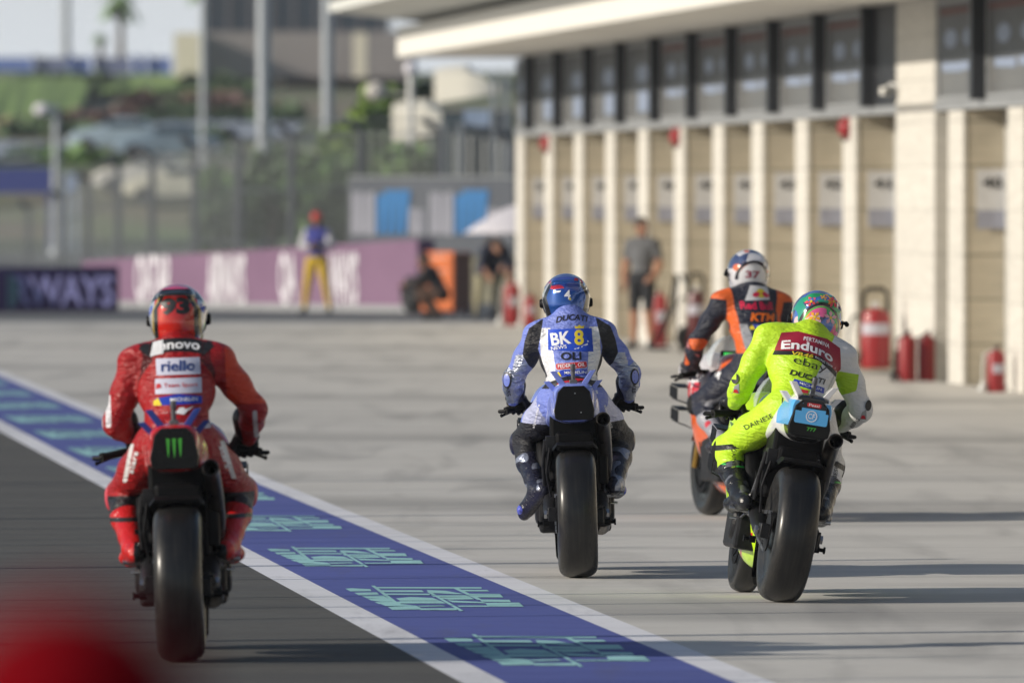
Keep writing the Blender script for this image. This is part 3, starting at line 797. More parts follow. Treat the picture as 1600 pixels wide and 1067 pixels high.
HL = ['brownish', 'reddish', 'dark red', 'dull green', 'deep green', 'rust coloured', 'dark clipped', 'straw coloured', 'blue green', 'small round dark', 'small dark', 'rounded dark', 'low flat green', 'dark lower', 'mid green', 'low dark', 'grey green', 'soft green']
HP = ['at far left under the grass bank', 'behind the short lamp post', 'at the right end of the grass bank', 'left of the short lamp post', 'above the car park', 'in front of the cream building corner', 'along the pale road', 'below the grey building', 'at the foot of the tall mast', 'on the skyline below the palm', 'below the cream building corner', 'on the grass under the grey building', 'along the top of the grass bank', 'over the parked cars', 'right of the parked cars', 'above the blue banner', 'behind the blue banner', 'beside the pale road end']
for i, (x, y0, y1, w_, Y, fo) in enumerate(HD):
    bush('shrub', HL[i] + ' shrub ' + HP[i], 'shrub', x, y0, y1, w_, Y, fo, 'shrubs on the far hillside', 500, 0.30, trunk=True, seed=3)

# palms on the skyline
def palm(x, ytop, Y, label, wpx, ybase):
    e = empty('palm_tree', ((x - 800) * Y / F, Y, zat(ybase, Y))); tag(e, label, 'palm tree', 'palms on the skyline')
    H = zat(ytop, Y) - zat(ybase, Y); t = MB(); t.tube([(0, 0, -0.5), (0.05, 0, H * .5), (0, 0, H)], [0.32, 0.22, 0.2], 10); t.build('trunk', m_trunk, e)
    c = MB(); rng = random.Random(5)
    for k in range(26):
        a_ = k * 2.4; l = wpx * Y / F / 2 * (0.8 + .3 * rng.random()); up = rng.uniform(-.3, 1.0)
        pts = [Vector((math.cos(a_) * l * t_, math.sin(a_) * l * t_, H + l * (up * t_ - 0.9 * t_ * t_))) for t_ in (0, .25, .5, .75, 1)]
        sd = Vector((-math.sin(a_), math.cos(a_), 0)) * 0.22
        for p, q in zip(pts, pts[1:]): c.add([p - sd, p + sd, q + sd * .8, q - sd * .8], [(0, 1, 2, 3)])
    c.build('crown', FOL['mid'], e, merge=False)
palm(188, 0, 760, 'tall palm on the skyline left of the grey building', 70, 118)
palm(320, -22, 780, 'palm whose fronds reach the top edge beside the glass building', 60, 118)
palm(157, 58, 900, 'small distant palm beside the tall skyline palm', 24, 118)

# poles
def mast(x, y1, Y, ztop, wpx, label, cat, name='light_mast', grp='tall steel masts', gz=0.0, head=True):
    X = (x - 800) * Y / F; r = wpx * Y / F / 2; e = empty(name, (X, Y, gz)); tag(e, label, cat, grp)
    b = MB(); b.tube([(0, 0, 0), (0, 0, ztop * .5), (0, 0, ztop)], [r, r * .92, r * .8], 16); b.build('pole', m_mast, e, smooth=True)
    MB().lathe([(r * 1.9, 0), (r * 1.9, 0.05), (r * 1.2, 0.3), (r, 0.3)], 16).build('base', m_mast, e, smooth=True)
    if head:
        MB().box(-1.2, 1.2, -.1, .1, ztop, ztop + .15).build('crossarm', m_mast, e)
        for k in range(4): MB().box(-1.1 + .6 * k, -.7 + .6 * k, -.3, .05, ztop + .18, ztop + .55).build('floodlight', m_alu, e)
    return e
m_mast = mat('galvanised_steel', (0.36, 0.39, 0.42), 0.5, 0.3)
mast(412, 205, 262, 15, 23, 'thick grey steel mast nearer the left, in front of the grey building', 'light mast')
mast(512, 195, 274, 15, 19, 'grey steel mast just left of the roof tip', 'light mast')
mast(318, 200, 420, 14, 12, 'thin faint mast left of the two thick masts', 'light mast')
mast(103, 110, 900, 20, 14, 'faint far mast on the skyline at upper left', 'light mast', gz=zat(120, 900))
e = mast(88, 300, 376, zat(168, 376), 13, 'short grey post with white lamp head above the blue banner', 'lamp post', name='lamp_post', grp='lamp posts', head=False)
MB().tube([(0, 0, zat(170, 376)), (-.25, 0, zat(166, 376)), (-.42, 0, zat(170, 376))], 0.06).build('arm', m_mast, e)
MB().ell((-.46, 0, zat(172, 376)), (.30, .34, .21), 16).build('lamp_head', m_lett, e, smooth=True)

# far grey building with dark glass
GB = empty('office_building', at(440, 120, 620)); GB.location.z = zat(140, 620); tag(GB, 'large grey concrete and dark glass building on the skyline', 'building')
def far_box(x0, x1, y0, y1, Y, dep, name, m):
    p, q = at(x0, y1, Y), at(x1, y0, Y)
    return rel(MB().box(p.x, q.x, Y, Y + dep, p.z, q.z).build(name, m), GB)
m_conc = mat('grey_concrete', (0.30, 0.275, 0.27), 0.85, vscale=.2); m_creamf = mat('cream_cladding', (0.82, 0.75, 0.60), 0.8, var=.04)
m_glassd = mat('dark_glass', (0.045, 0.075, 0.105), 0.18, vscale=.15, var=.3)
far_box(316, 640, 50, 122, 620, 40, 'wall', m_conc)
far_box(272, 315, 52, 120, 617, 43, 'stair_tower', m_creamf)
far_box(322, 606, -60, 49.5, 626, 30, 'glazing', m_glassd)
for k in range(9): far_box(322 + k * 34, 324 + k * 34, -60, 49.3, 625.6, 0.35, 'mullion', m_conc)
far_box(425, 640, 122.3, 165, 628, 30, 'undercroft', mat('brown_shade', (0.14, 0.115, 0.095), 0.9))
far_box(430, 442, 122.2, 166, 621, 3, 'column', m_creamf); far_box(552, 572, 52, 121.8, 615, 1.9, 'column', m_creamf)
# blue hoardings on the skyline
for i, (x0, x1, c) in enumerate(((-40, 50, 'pale'), (52, 108, 'grey'), (110, 142, 'pale'), (146, 205, 'grey'), (208, 226, 'pale'), (229, 268, 'pale'))):
    m_ = mat('blue_fabric', (0.16, 0.24, 0.56), 0.8) if c == 'pale' else mat('slate_fabric', (0.17, 0.20, 0.33), 0.8)
    p, q = at(x0, 120, 690), at(x1, 90, 690)
    o = MB().box(p.x, q.x, 690, 690.3, p.z - .4, q.z).box(p.x, p.x + .2, 689.8, 689.99, p.z - .5, q.z + .2).build('skyline_banner', m_)
    tag(o, ('pale blue' if c == 'pale' else 'slate blue') + [' banner at the far left of the skyline', ' banner beside the faint mast', ' banner right of the faint mast', ' banner behind the tall palm trunk', ' narrow banner near the cream tower', ' banner touching the cream tower'][i], 'banner', 'banners along the skyline')
# blue banners low behind the fence
for i, (x0, x1, y0, y1, c) in enumerate(((-30, 80, 262, 302, (0.05, 0.07, 0.26)), (100, 122, 270, 300, (0.35, 0.42, 0.55)))):
    p, q = at(x0, y1, 400), at(x1, y0, 400)
    o = MB().box(p.x, q.x, 400, 400.2, max(0.3, p.z), q.z).box(p.x, p.x + .15, 400.0, 400.15, 0, max(.299, p.z - .001)).box(q.x - .15, q.x, 400, 400.15, 0, max(.299, p.z - .001)).build('roadside_banner', mat('banner_%s' % ('navy' if i == 0 else 'pale'), c, .7))
    tag(o, ('navy blue banner left of the short lamp post', 'small pale banner right of the short lamp post')[i], 'banner')
# parked cars beyond the fence
def car_mesh():
    st = [(-2.1, .35, .75, .78), (-1.95, .3, .95, .84), (-1.3, .28, 1.05, .87), (-.9, .28, 1.42, .80), (.2, .28, 1.46, .80), (.9, .28, 1.08, .87), (1.8, .3, .9, .85), (2.1, .38, .68, .75)]
    return st
def parked_car(x, Y, col, label, rz):
    e = empty('parked_car', ((x - 800) * Y / F, Y, terrain(Y) + 0.25), rz); tag(e, label, 'car', 'cars parked beyond the fence')
    rings = [[(-w_, y, z0), (-w_, y, (z0 + z1) / 2), (-w_ * .8, y, z1), (w_ * .8, y, z1), (w_, y, (z0 + z1) / 2), (w_, y, z0)] for y, z0, z1, w_ in car_mesh()]
    MB().loft(rings).build('body', mat('car_' + label.split()[0], col, .3, coat=.8), e, smooth=True, bevel=.04)
    MB().box(-.82, .82, -1.0, .55, 1.06, 1.34).build('window_band', m_glassd, e, bevel=.05)
    for a_ in (-.8, .8):
        for b_ in (-1.35, 1.35): MB().lathe([(0.05, -.1), (.33, -.1), (.33, .1), (.05, .1)], 20, Matrix.Translation((a_, b_, .33)), 'X').build('wheel', m_ink, e)
for a_ in ((236, 415, (.62, .60, .55), 'white car left of the middle fence post beyond the mesh', 1.5), (283, 412, (.66, .63, .50), 'cream car right of the middle fence post beyond the mesh', 1.6), (190, 455, (.30, .38, .44), 'silver car higher up the slope under the hedge', 1.5), (262, 445, (.20, .27, .33), 'blue car higher up the slope beside the silver one', 1.6)):
    parked_car(*a_)

# awnings, kiosk
m_canvas = mat('cream_canvas', (0.80, 0.76, 0.64), 0.85, var=.05)
def awning(x0, x1, y0, y1, Y, label):
    e = empty('awning', at((x0 + x1) / 2, 300, Y)); e.location.z = 0; tag(e, label, 'awning', 'cream awnings beside the pit building')
    p = at(x0, y1, Y) - e.location; q = at(x1, y0, Y) - e.location; rings = []
    for t in np.linspace(0, 1, 12):
        x = p.x + (q.x - p.x) * t; top = q.z - (q.z - p.z) * (0.10 + 0.9 * max(0, (t - .55) / .45) ** 2 if t > .55 else 0.10 * (1 - t / .55) ** 2)
        bot = p.z + (q.z - p.z) * (0.05 + 0.25 * t)
        top = max(top, bot + 0.02)
        rings.append([(x, 0, bot), (x, .6, (bot + top) / 2 + .2), (x, 2.5, top), (x, 2.55, top - .04), (x, .65, (bot + top) / 2 + .14), (x, .05, bot - .03)])
    MB().loft(rings).build('canopy', m_canvas, e, smooth=True)
    for x in (p.x + .1, q.x - .1): MB().tube([(x, 1.4, 0), (x, 1.4, (p.z + q.z) / 2 - .25)], .05, 8).build('post', m_mast, e)
awning(612, 716, 154, 224, 238, 'lower cream awning above the grey hoarding')
awning(678, 778, 100, 166, 242, 'upper cream awning behind the end of the pit building')
kb = empty('glazed_kiosk', at(745, 300, 222)); kb.location.z = 0; tag(kb, 'dark glazed kiosk with pale uprights behind the hoarding', 'kiosk')
def kbox(x0, x1, y0, y1, Y, dep, name, m): p, q = at(x0, y1, Y), at(x1, y0, Y); return rel(MB().box(p.x, q.x, Y, Y + dep, max(0, p.z), q.z).build(name, m), kb)
kbox(690, 803, 175, 305, 222, 4, 'glazing', mat('kiosk_glass', (.06, .085, .10), .25))
kbox(725, 765, 172, 198, 221.9, .05, 'window', mat('kiosk_blue', (.30, .38, .52), .2))
kbox(686, 806, 150, 174.5, 221.5, 5, 'roof', m_mast) if False else None
for x in (688, 716, 768, 786): kbox(x, x + 7, 112 if x > 760 else 190, 305, 221.6, .28, 'upright', m_mast)
e = empty('street_lamp', at(642, 300, 236)); e.location.z = 0; tag(e, 'white lamp post with round sign beside the cream awnings', 'lamp post')
MB().tube([(0, 0, 0), (0, 0, zat(108, 236))], .07, 10).build('pole', m_alu, e); MB().ell((0.0, 0, zat(108, 236)), (.14, .2, .16), 16).build('lamp_head', m_lett, e, smooth=True)
MB().ell((-0.72, 0, zat(143, 236)), (.22, .1, .2), 16).tube([(-.72, 0, zat(143, 236)), (0, 0, zat(150, 236))], .03, 6).build('round_sign', mat('pale_grey_sign', (.55, .52, .48), .6), e, smooth=True)
# ============================================================ MOTORCYCLES  (x right, y forward, z up, origin under the rear axle)
m_tyre = None
def tyre_mat():
    m, h = newmat('slick_tyre'); c = h.coord('Object'); n = h.noise(c, 7, 6, .65); n2 = h.noise(h.coord('Object', scale=(28, 2, 2)), 2.0, 5, .6)
    col = h.mix(h.ramp(n, .3, .7), (.007, .007, .008), (.013, .013, .013))
    col = h.mix(h.ramp(n2, .5, .72, 0, .4), col, (.035, .033, .029))
    ax_ = h.math('ABSOLUTE', h.sep(c)[0]); sc_ = h.noise(h.coord('Object', scale=(60, 9, 9)), 3.0, 5, .7)
    sh_ = h.math('MULTIPLY', h.ramp(ax_, .045, .062), h.ramp(sc_, .42, .60))                 # scuffed, grained shoulders
    col = h.mix(h.math('MULTIPLY', sh_, .55), col, (.040, .037, .033))
    h.link(col, h.bsdf.inputs['Base Color']); h.link(h.math('ADD', h.ramp(n2, .3, .7, .36, .48), h.math('MULTIPLY', sh_, .25)), h.bsdf.inputs['Roughness'])
    h.bsdf.inputs['Specular IOR Level'].default_value = 0.2; h.bsdf.inputs['Coat Weight'].default_value = 0.55; h.bsdf.inputs['Coat Roughness'].default_value = 0.27
    h.bump(h.math('ADD', h.noise(c, 160, 3), n2), .25, .002); return m
m_tyre = tyre_mat()
m_black = mat('satin_black', (.004, .004, .005), .5, var=.3, bump=.1, spec=.15)
m_carbon = mat('carbon_fibre', (.005, .005, .006), .5, coat=.04, var=.35, vscale=120, spec=.15)
m_mech = mat('dark_cast_metal', (.020, .020, .022), .42, .25, spec=.2, var=.4, vscale=30)
m_steel = mat('bright_steel', (.42, .42, .44), .28, .95, var=.2)
m_pipe = mat('burnt_titanium', (.085, .075, .07), .3, .9, var=.5, vscale=14)
m_rubber = mat('rubber', (.012, .012, .012), .7, spec=.2)
m_gold = mat('gold_anodised', (.45, .28, .07), .35, .9)
m_screen = None
def screen_mat():
    m, h = newmat('clear_screen'); h.bsdf.inputs['Base Color'].default_value = (.8, .85, .88, 1); h.bsdf.inputs['Roughness'].default_value = .05
    h.bsdf.inputs['Alpha'].default_value = .35; return m
m_screen = screen_mat()
def rows(keys, n):
    k = np.array(keys, float); t = np.linspace(0, 1, len(k)); T = np.linspace(0, 1, n)
    out = np.stack([np.interp(T, t, k[:, j]) for j in range(k.shape[1])], 1)
    for _ in range(2):
        out[1:-1] = out[1:-1] * .5 + .25 * (out[:-2] + out[2:])
    return out
def wheel(name, root, y, r, wd, front=False):
    M = Matrix.Translation((0, y, r)); rim_r = .215
    tp = []
    for i in range(21):                                   # round slick profile
        t = -1 + 2 * i / 20; x = wd / 2 * math.sin(t * math.pi / 2 * .98)
        d = (r - rim_r - .012) * .60 * (abs(t) ** 2.6); tp.append((r - d, x))
    tp = [(rim_r, -wd * .36), (rim_r + .03, -wd * .47)] + tp + [(rim_r + .03, wd * .47), (rim_r, wd * .36)]
    ty = MB().lathe(tp, 96, M, 'X', close=False).build('tyre', m_tyre, None, smooth='all')
    w_ = MB()
    w_.lathe([(rim_r + .004, -wd * .38), (rim_r - .02, -wd * .36), (rim_r - .03, 0), (rim_r - .02, wd * .36), (rim_r + .004, wd * .38), (rim_r - .008, 0)], 64, M, 'X', close=True)
    w_.lathe([(.015, -.06), (.045, -.05), (.045, .05), (.015, .06)], 24, M, 'X')
    for k in range(5):
        for sgn in (-.12, .12):
            a_ = k * 2 * math.pi / 5; p = Vector((0, .04 * math.cos(a_), .04 * math.sin(a_))); q = Vector((0, (rim_r - .02) * math.cos(a_ + sgn), (rim_r - .02) * math.sin(a_ + sgn)))
            w_.tube([p, q], [.016, .011], 8, M=M)
    wo = w_.build(name, mat('wheel_rim', (.03, .03, .032), .35, .6), root, smooth=True)
    ty.parent = wo
    for sgn in ((-1, 1) if front else (1,)):
        rd = .165 if front else .11
        x_ = sgn * (.062 if front else .09)
        dk = MB().lathe([(rd - .035, x_ - .003), (rd, x_ - .003), (rd, x_ + .003), (rd - .035, x_ + .003)], 48, M, 'X', close=True).lathe([(.03, x_ - .008), (rd - .036, x_ - .004), (rd - .036, x_ + .004), (.03, x_ + .008)], 5, M, 'X', close=True)
        dk.build('brake_disc', m_steel if not front else m_black, wo, smooth=True)
    return wo
def zloft(name, keys, n, shape, m, root, zones=None, sharp=True, nseg=40, attrs=True):
    """loft of rings; key = (y, zc, hz, hx, e, taper)"""
    rr = []
    for y, zc, hz, hx, e, tp in rows(keys, n):
        ring = []
        for k in range(nseg):
            t = 2 * math.pi * k / nseg; c, s_ = math.cos(t), math.sin(t)
            x = abs(c) ** (2 / e) * math.copysign(1, c) * hx; z = abs(s_) ** (2 / e) * math.copysign(1, s_) * hz
            x *= 1 - tp * (0.5 - z / (2 * hz + 1e-6)); ring.append((x, y, zc + z))
        rr.append(ring)
    b = MB().loft(rr); o = b.build(name, m, root, smooth=True, merge=False)
    if zones:
        co = np.array([v.co[:] for v in o.data.vertices])
        for i, z in enumerate(zones(co)):
            a_ = o.data.attributes.new('z%d' % i, 'FLOAT', 'POINT'); a_.data.foreach_set('value', np.asarray(z, np.float32))
    return o
def bvh_ev(o):
    return bvh_of(o)
def label_on(o, txt, c, h, w, m, bold=.015, rot=0, arc=0, direction=(0, 1, 0), off=.0025, shear=0, bv=None, name='lettering', step=.015, spacing=1.0):
    return lay(text_flat(txt, h, w, bold, shear, spacing), name, m, o, bv or bvh_of(o), c, off, rot, arc, step, direction)
def patch_on(o, polys, c, m, name='patch', rot=0, arc=0, direction=(0, 1, 0), off=.0015, bv=None, step=.02):
    return lay(poly_flat(polys), name, m, o, bv or bvh_of(o), c, off, rot, arc, step, direction)

def motorcycle(label, M, L):
    """L: livery dict"""
    root = empty('racing_motorcycle', mw=M); tag(root, label, 'motorcycle', 'racing motorcycles riding down the pit lane')
    wheel('rear_wheel', root, 0, .335, .206)
    fw = wheel('front_wheel', root, 1.43, .30, .128, True)
    # swingarm, chain side left, brake side right
    for sg in (-1, 1):
        b = MB(); b.tube([(sg * .128, -.03, .335), (sg * .135, .12, .35), (sg * .12, .30, .40), (sg * .10, .52, .44)], [.030, .040, .052, .05], 10, flat=.75)
        b.box(sg * .128 - .022, sg * .128 + .022, -.075, .03, .300, .372)
        b.build('swingarm', m_mech if L.get('arm') is None else L['arm'], root, smooth=True, bevel=.004)
        MB().lathe([(.0, 0), (.020, 0), (.024, .006), (.024, .02), (0, .02)], 6, Matrix.Translation((sg * .15, 0, .335)) @ Matrix.Rotation(0 if sg > 0 else R(180), 4, 'Z'), 'X').build('axle_nut', m_steel, root)
    b = MB()
    for k in range(44):                                    # chain links on the left
        t = k / 44; y = .56 * (t * 2 if t < .5 else 2 - 2 * t); top = t < .5
        z = .335 + (.095 if top else -.095) * (1 - y) + .08 * y
        b.box(-.112, -.096, y - .011, y + .011, z - .009, z + .009)
    b.build('chain', m_steel, root)
    MB().lathe([(.04, -.108), (.098, -.108), (.098, -.100), (.04, -.100)], 40, Matrix.Translation((0, 0, .335)), 'X').build('sprocket', m_mech, root, smooth=True)
    MB().box(.098, .140, -.10, -.03, .28, .36).box(.10, .135, -.09, -.045, .362, .385).build('rear_caliper', m_mech, root, bevel=.008)
    # scoop under the swingarm, paddock bobbins
    sc = MB(); sc.loft([[(-.11 * k, y, z0), (.11 * k, y, z0), (.115 * k, y, z1), (-.115 * k, y, z1)] for y, z0, z1, k in ((.40, .17, .30, .9), (.30, .10, .24, 1), (.36, .06, .12, .8))]); sc.build('swingarm_spoon', m_carbon, root, bevel=.006)
    for sg in (-1, 1): MB().lathe([(.018, 0), (.018, .03), (.010, .032), (.010, .05), (.018, .052), (.018, .06)], 14, Matrix.Translation((sg * .145, .10, .285)) @ Matrix.Rotation(0 if sg > 0 else R(180), 4, 'Z'), 'X').build('paddock_bobbin', m_black, root, smooth=True)
    # hugger, shock, subframe, engine, frame, radiator
    h = MB(); rr = []
    for a_ in np.linspace(R(20), R(105), 10):
        c = Vector((0, .375 * math.cos(a_), .335 + .375 * math.sin(a_))); w_ = .118
        rr.append([(-w_, c.y - .03 * math.cos(a_), c.z - .03 * math.sin(a_)), (-w_ * .8, c.y, c.z), (w_ * .8, c.y, c.z), (w_, c.y - .03 * math.cos(a_), c.z - .03 * math.sin(a_)), (w_ * .8, c.y - .012 * math.cos(a_), c.z - .012 * math.sin(a_)), (-w_ * .8, c.y - .012 * math.cos(a_), c.z - .012 * math.sin(a_))])
    h.loft(rr).build('rear_mudguard', m_carbon, root, smooth=True)
    MB().tube([(.0, .42, .42), (0, .40, .74)], .032, 14).lathe([(.04 + .006 * (k % 2), .46 + .018 * k) for k in range(14)], 18, Matrix.Translation((0, .41, 0))).build('rear_shock', m_gold if L.get('gold') else m_mech, root, smooth=True)
    b = MB(); b.box(-.125, .125, .16, .44, .72, .86).box(-.10, .10, .10, .34, .66, .76).box(-.135, -.06, .20, .44, .50, .74).box(.05, .135, .24, .46, .44, .72)
    b.build('undertray', m_black, root, bevel=.018)
    b = MB(); b.box(-.15, -.10, .12, .22, .66, .74).box(-.155, -.13, .18, .30, .56, .67).tube([(-.15, .16, .72), (-.165, .2, .6), (-.16, .26, .48)], .012, 8).tube([(-.13, .1, .68), (-.15, .14, .55), (-.13, .2, .42)], .007, 8)
    b.build('electronics_box', m_mech, root, bevel=.006)
    b = MB(); b.box(-.19, .19, .56, 1.0, .22, .60).box(-.15, .15, .70, .98, .60, .82).lathe([(.09, -.21), (.10, -.19), (.10, .19), (.09, .21)], 28, Matrix.Translation((0, .70, .36)), 'X')
    b.build('engine', m_mech, root, bevel=.02)
    for sg in (-1, 1): MB().tube([(sg * .11, .50, .42), (sg * .145, .58, .62), (sg * .15, .80, .80), (sg * .07, 1.12, .90)], [.045, .05, .05, .045], 10, flat=.7).build('frame_spar', m_black, root, smooth=True)
    # fairing
    fk = [(.50, .33, .13, .12, 3, .35), (.62, .36, .20, .18, 3, .45), (.80, .38, .25, .225, 3, .50), (.95, .47, .33, .25, 3, .48), (1.05, .57, .35, .268, 3, .40), (1.16, .64, .345, .268, 3, .35), (1.28, .75, .27, .245, 2.7, .3), (1.42, .84, .16, .19, 2.4, .2), (1.54, .84, .10, .11, 2.2, .1), (1.60, .84, .03, .03, 2, 0)]
    fa = zloft('fairing', fk, 46, None, L['fairing_mat'], root, L.get('fairing_zones'), nseg=48)
    if L.get('fairing_marks'): L['fairing_marks'](fa)
    # nose screen, winglets
    s_ = MB(); rr = []
    for y, hw, zt_ in ((1.04, .13, 1.13), (1.16, .135, 1.12), (1.30, .12, 1.05), (1.44, .07, .975)):
        rr.append([(hw * math.cos(t), y, .93 + (zt_ - .93) * math.sin(t)) for t in np.linspace(0, math.pi, 13)] + [((hw - .004) * math.cos(t), y, .93 + (zt_ - .934) * math.sin(t)) for t in np.linspace(math.pi, 0, 13)])
    s_.loft(rr).build('windscreen', m_screen, root, smooth=True)
    for sg in (-1, 1):
        for zz, ln in ((.80, L.get('wing', .045)), (.66, L.get('wing', .045) * .8)):
            wg = MB(); x0 = sg * .20; x1 = sg * (.235 + ln)
            wg.loft([[(x, 1.22, zz - .012), (x, 1.40, zz + .01), (x, 1.40, zz + .016), (x, 1.22, zz - .004)] for x in (x0, x1)])
            wg.loft([[(x1, 1.22, z), (x1, 1.40, z + .02), (x1 + sg * .005, 1.40, z + .02), (x1 + sg * .005, 1.22, z)] for z in (zz - .014, zz - .085)])
            wg.loft([[(x, 1.23, z - .004), (x, 1.38, z + .012), (x, 1.38, z + .017), (x, 1.23, z + .002)] for x, z in ((x0 * .92, zz - .12), (x1, zz - .088))])
            wg.build('winglet', m_carbon, root, bevel=.002)
    # tank and seat
    tk = zloft('fuel_tank', [(.50, .86, .05, .10, 2.4, 0), (.58, .885, .085, .145, 2.6, 0), (.72, .91, .11, .165, 2.8, .1), (.88, .91, .11, .15, 2.6, .1), (.98, .89, .08, .11, 2.4, 0), (1.04, .87, .03, .05, 2, 0)], 20, None, L['tank_mat'], root)
    zloft('seat', [(.18, .885, .02, .11, 3, 0), (.24, .865, .035, .13, 3, 0), (.36, .845, .035, .135, 3, 0), (.50, .845, .04, .11, 3, 0), (.54, .845, .02, .09, 3, 0)], 12, None, m_rubber, root)
    # tail unit: shell, rear panel
    tz = L.get('tail_z', 0.0); th = L.get('tail_h', 1.0)
    tl = zloft('tail_unit', [(-.125, .915 + tz, .088 * th, .102, 3.4, .16), (-.10, .915 + tz, .100 * th, .112, 3.6, .16), (.0, .915 + tz, .108 * th, .118, 3.2, .12), (.10, .910 + tz, .108 * th, .126, 3.0, .1), (.18, .895, .085, .135, 3.0, 0), (.32, .835, .045, .145, 3, 0), (.50, .80, .04, .14, 3, 0), (.60, .79, .03, .12, 3, 0)], 30, None, L['tail_mat'], root, L.get('tail_zones'), nseg=56)
    bp = MB(); w1, w0, z1, z0 = .084, .100, 1.003 + tz, .825 + tz
    if th > 1: z1 = 1.0 + tz; z0 = .82 + tz
    ring = lambda y, k: [(x * k, y, .915 + tz + (z - .915 - tz) * k) for x, z in ((-w0, z0 + .01), (-w0 - .006, z0 + .05), (-w1, z1 - .03), (-w1 + .03, z1), (w1 - .03, z1), (w1, z1 - .03), (w0 + .006, z0 + .05), (w0, z0 + .01), (w0 - .02, z0), (-w0 + .02, z0))]
    rp = bp.loft([ring(-.122, 1.0), ring(-.134, .985), ring(-.138, .95)]).build('rear_panel', L['rear_mat'], tl, smooth=True)
    if L.get('rear_marks'): L['rear_marks'](rp, tl)
    cs = MB().tube([(0, -.05, 1.0 + tz), (0, -.055, 1.115 + tz)], .011, 12).lathe([(.0, 1.118 + tz), (.013, 1.116 + tz), (.014, 1.085 + tz), (.011, 1.08 + tz)], 14, Matrix.Translation((0, -.055, 0))).box(-.02, .02, -.075, -.02, 1.005 + tz, 1.035 + tz)
    cs.build('camera_stalk', mat('stalk_grey', (.10, .10, .11), .4), tl, smooth=True, bevel=.003)
    for sg in (-1, 1):                                      # fin pairs on the tail
        for k, (xa, xb, tp_) in enumerate(((.045, .105, .085), (.085, .140, .06))):
            fn = MB(); z0_ = .995 + tz - .028 * k; y0 = -.07 + .05 * k
            fn.loft([[(sg * xa - .017, y0, z0_), (sg * xa + .017, y0, z0_ - .004 * sg), (sg * xa + .017, y0 + .10, z0_), (sg * xa - .017, y0 + .10, z0_)],
                     [(sg * xb - .015, y0 - .01, z0_ + tp_), (sg * xb + .015, y0 - .01, z0_ + tp_ + .004), (sg * xb + .015, y0 + .06, z0_ + tp_), (sg * xb - .015, y0 + .06, z0_ + tp_)]])
            if L.get('fins', True): fo = fn.build('tail_fin', L['fin_mat'], tl, bevel=.003)
    # exhausts
    ex = MB(); path = [(.150, -.05, .825), (.152, .06, .80), (.158, .20, .72), (.165, .32, .60), (.155, .46, .46), (.12, .62, .32)]
    ex.tube(path, [.036, .037, .038, .036, .03, .028], 22, cap=False); ex.tube([(.150, -.049, .825), (.152, .055, .80)], [.030, .029], 22, cap=False)
    ex.lathe([(.030, 0), (.037, .003), (.037, -.012), (.030, -.008)], 22, Matrix.Translation((.150, -.052, .825)) @ Matrix.Rotation(R(90 + 10), 4, 'X'), close=True)
    ex.build('exhaust', m_pipe, root, smooth=True)
    MB().tube([(.10, .5, .30), (.13, .34, .26), (.14, .22, .30)], [.045, .05, .046], 18, cap=False).tube([(.14, .221, .30), (.13, .34, .26)], [.038, .036], 18).build('lower_exhaust', m_pipe, root, smooth=True)
    MB().box(.120, .175, .24, .42, .48, .64).build('heat_shield', m_carbon, root, bevel=.012)
    # pegs, levers, heel guards
    for sg in (-1, 1):
        p = MB(); p.tube([(sg * .155, .43, .415), (sg * .255, .43, .42)], [.013, .011], 10); p.tube([(sg * .135, .44, .40), (sg * .16, .43, .415)], .02, 10)
        p.build('footpeg', m_steel, root, smooth=True)
        MB().prism([(.36, .40), (.47, .38), (.47, .62), (.40, .60), (.34, .50)], sg * .148 - .003, sg * .148 + .003, 'X').build('heel_guard', m_carbon, root)
        MB().tube([(sg * .17, .46, .40), (sg * .175, .60, .37), (sg * .225, .61, .37)], .007, 8).build('foot_lever', m_steel, root, smooth=True)
        MB().tube([(sg * .15, .30, .62), (sg * .165, .36, .50), (sg * .15, .42, .40)], .009, 8).build('bracket_rod', m_steel, root, smooth=True)
    # forks, clamps, bars
    b = MB()
    for sg in (-1, 1): b.tube([(sg * .105, 1.43, .30), (sg * .105, 1.23, .72)], .022, 14).tube([(sg * .105, 1.23, .72), (sg * .105, 1.13, .93)], .028, 14)
    b.build('fork', m_gold, root, smooth=True)
    MB().box(-.135, .135, 1.10, 1.18, .905, .93).box(-.13, .13, 1.18, 1.26, .70, .73).tube([(0, 1.14, .93), (0, 1.22, .70)], .02, 10).build('triple_clamp', m_black, root, bevel=.008)
    rr = []
    for a_ in np.linspace(R(30), R(150), 12):
        r_ = .325; rr.append([(x, 1.43 + (r_ + q) * math.cos(a_), .30 + (r_ + q) * math.sin(a_)) for x, q in ((-.075, -.05), (-.06, -.005), (0, .01), (.06, -.005), (.075, -.05), (.055, -.012), (0, .002), (-.055, -.012))])
    MB().loft(rr).build('front_mudguard', L['tank_mat'], root, smooth=True)
    MB().box(-.06, .06, 1.06, 1.10, .955, 1.03).build('dashboard', m_black, root, bevel=.008)
    MB().box(-.045, .045, 1.055, 1.0595, .968, 1.018).build('dashboard_screen', L.get('dash_mat', m_black), root)
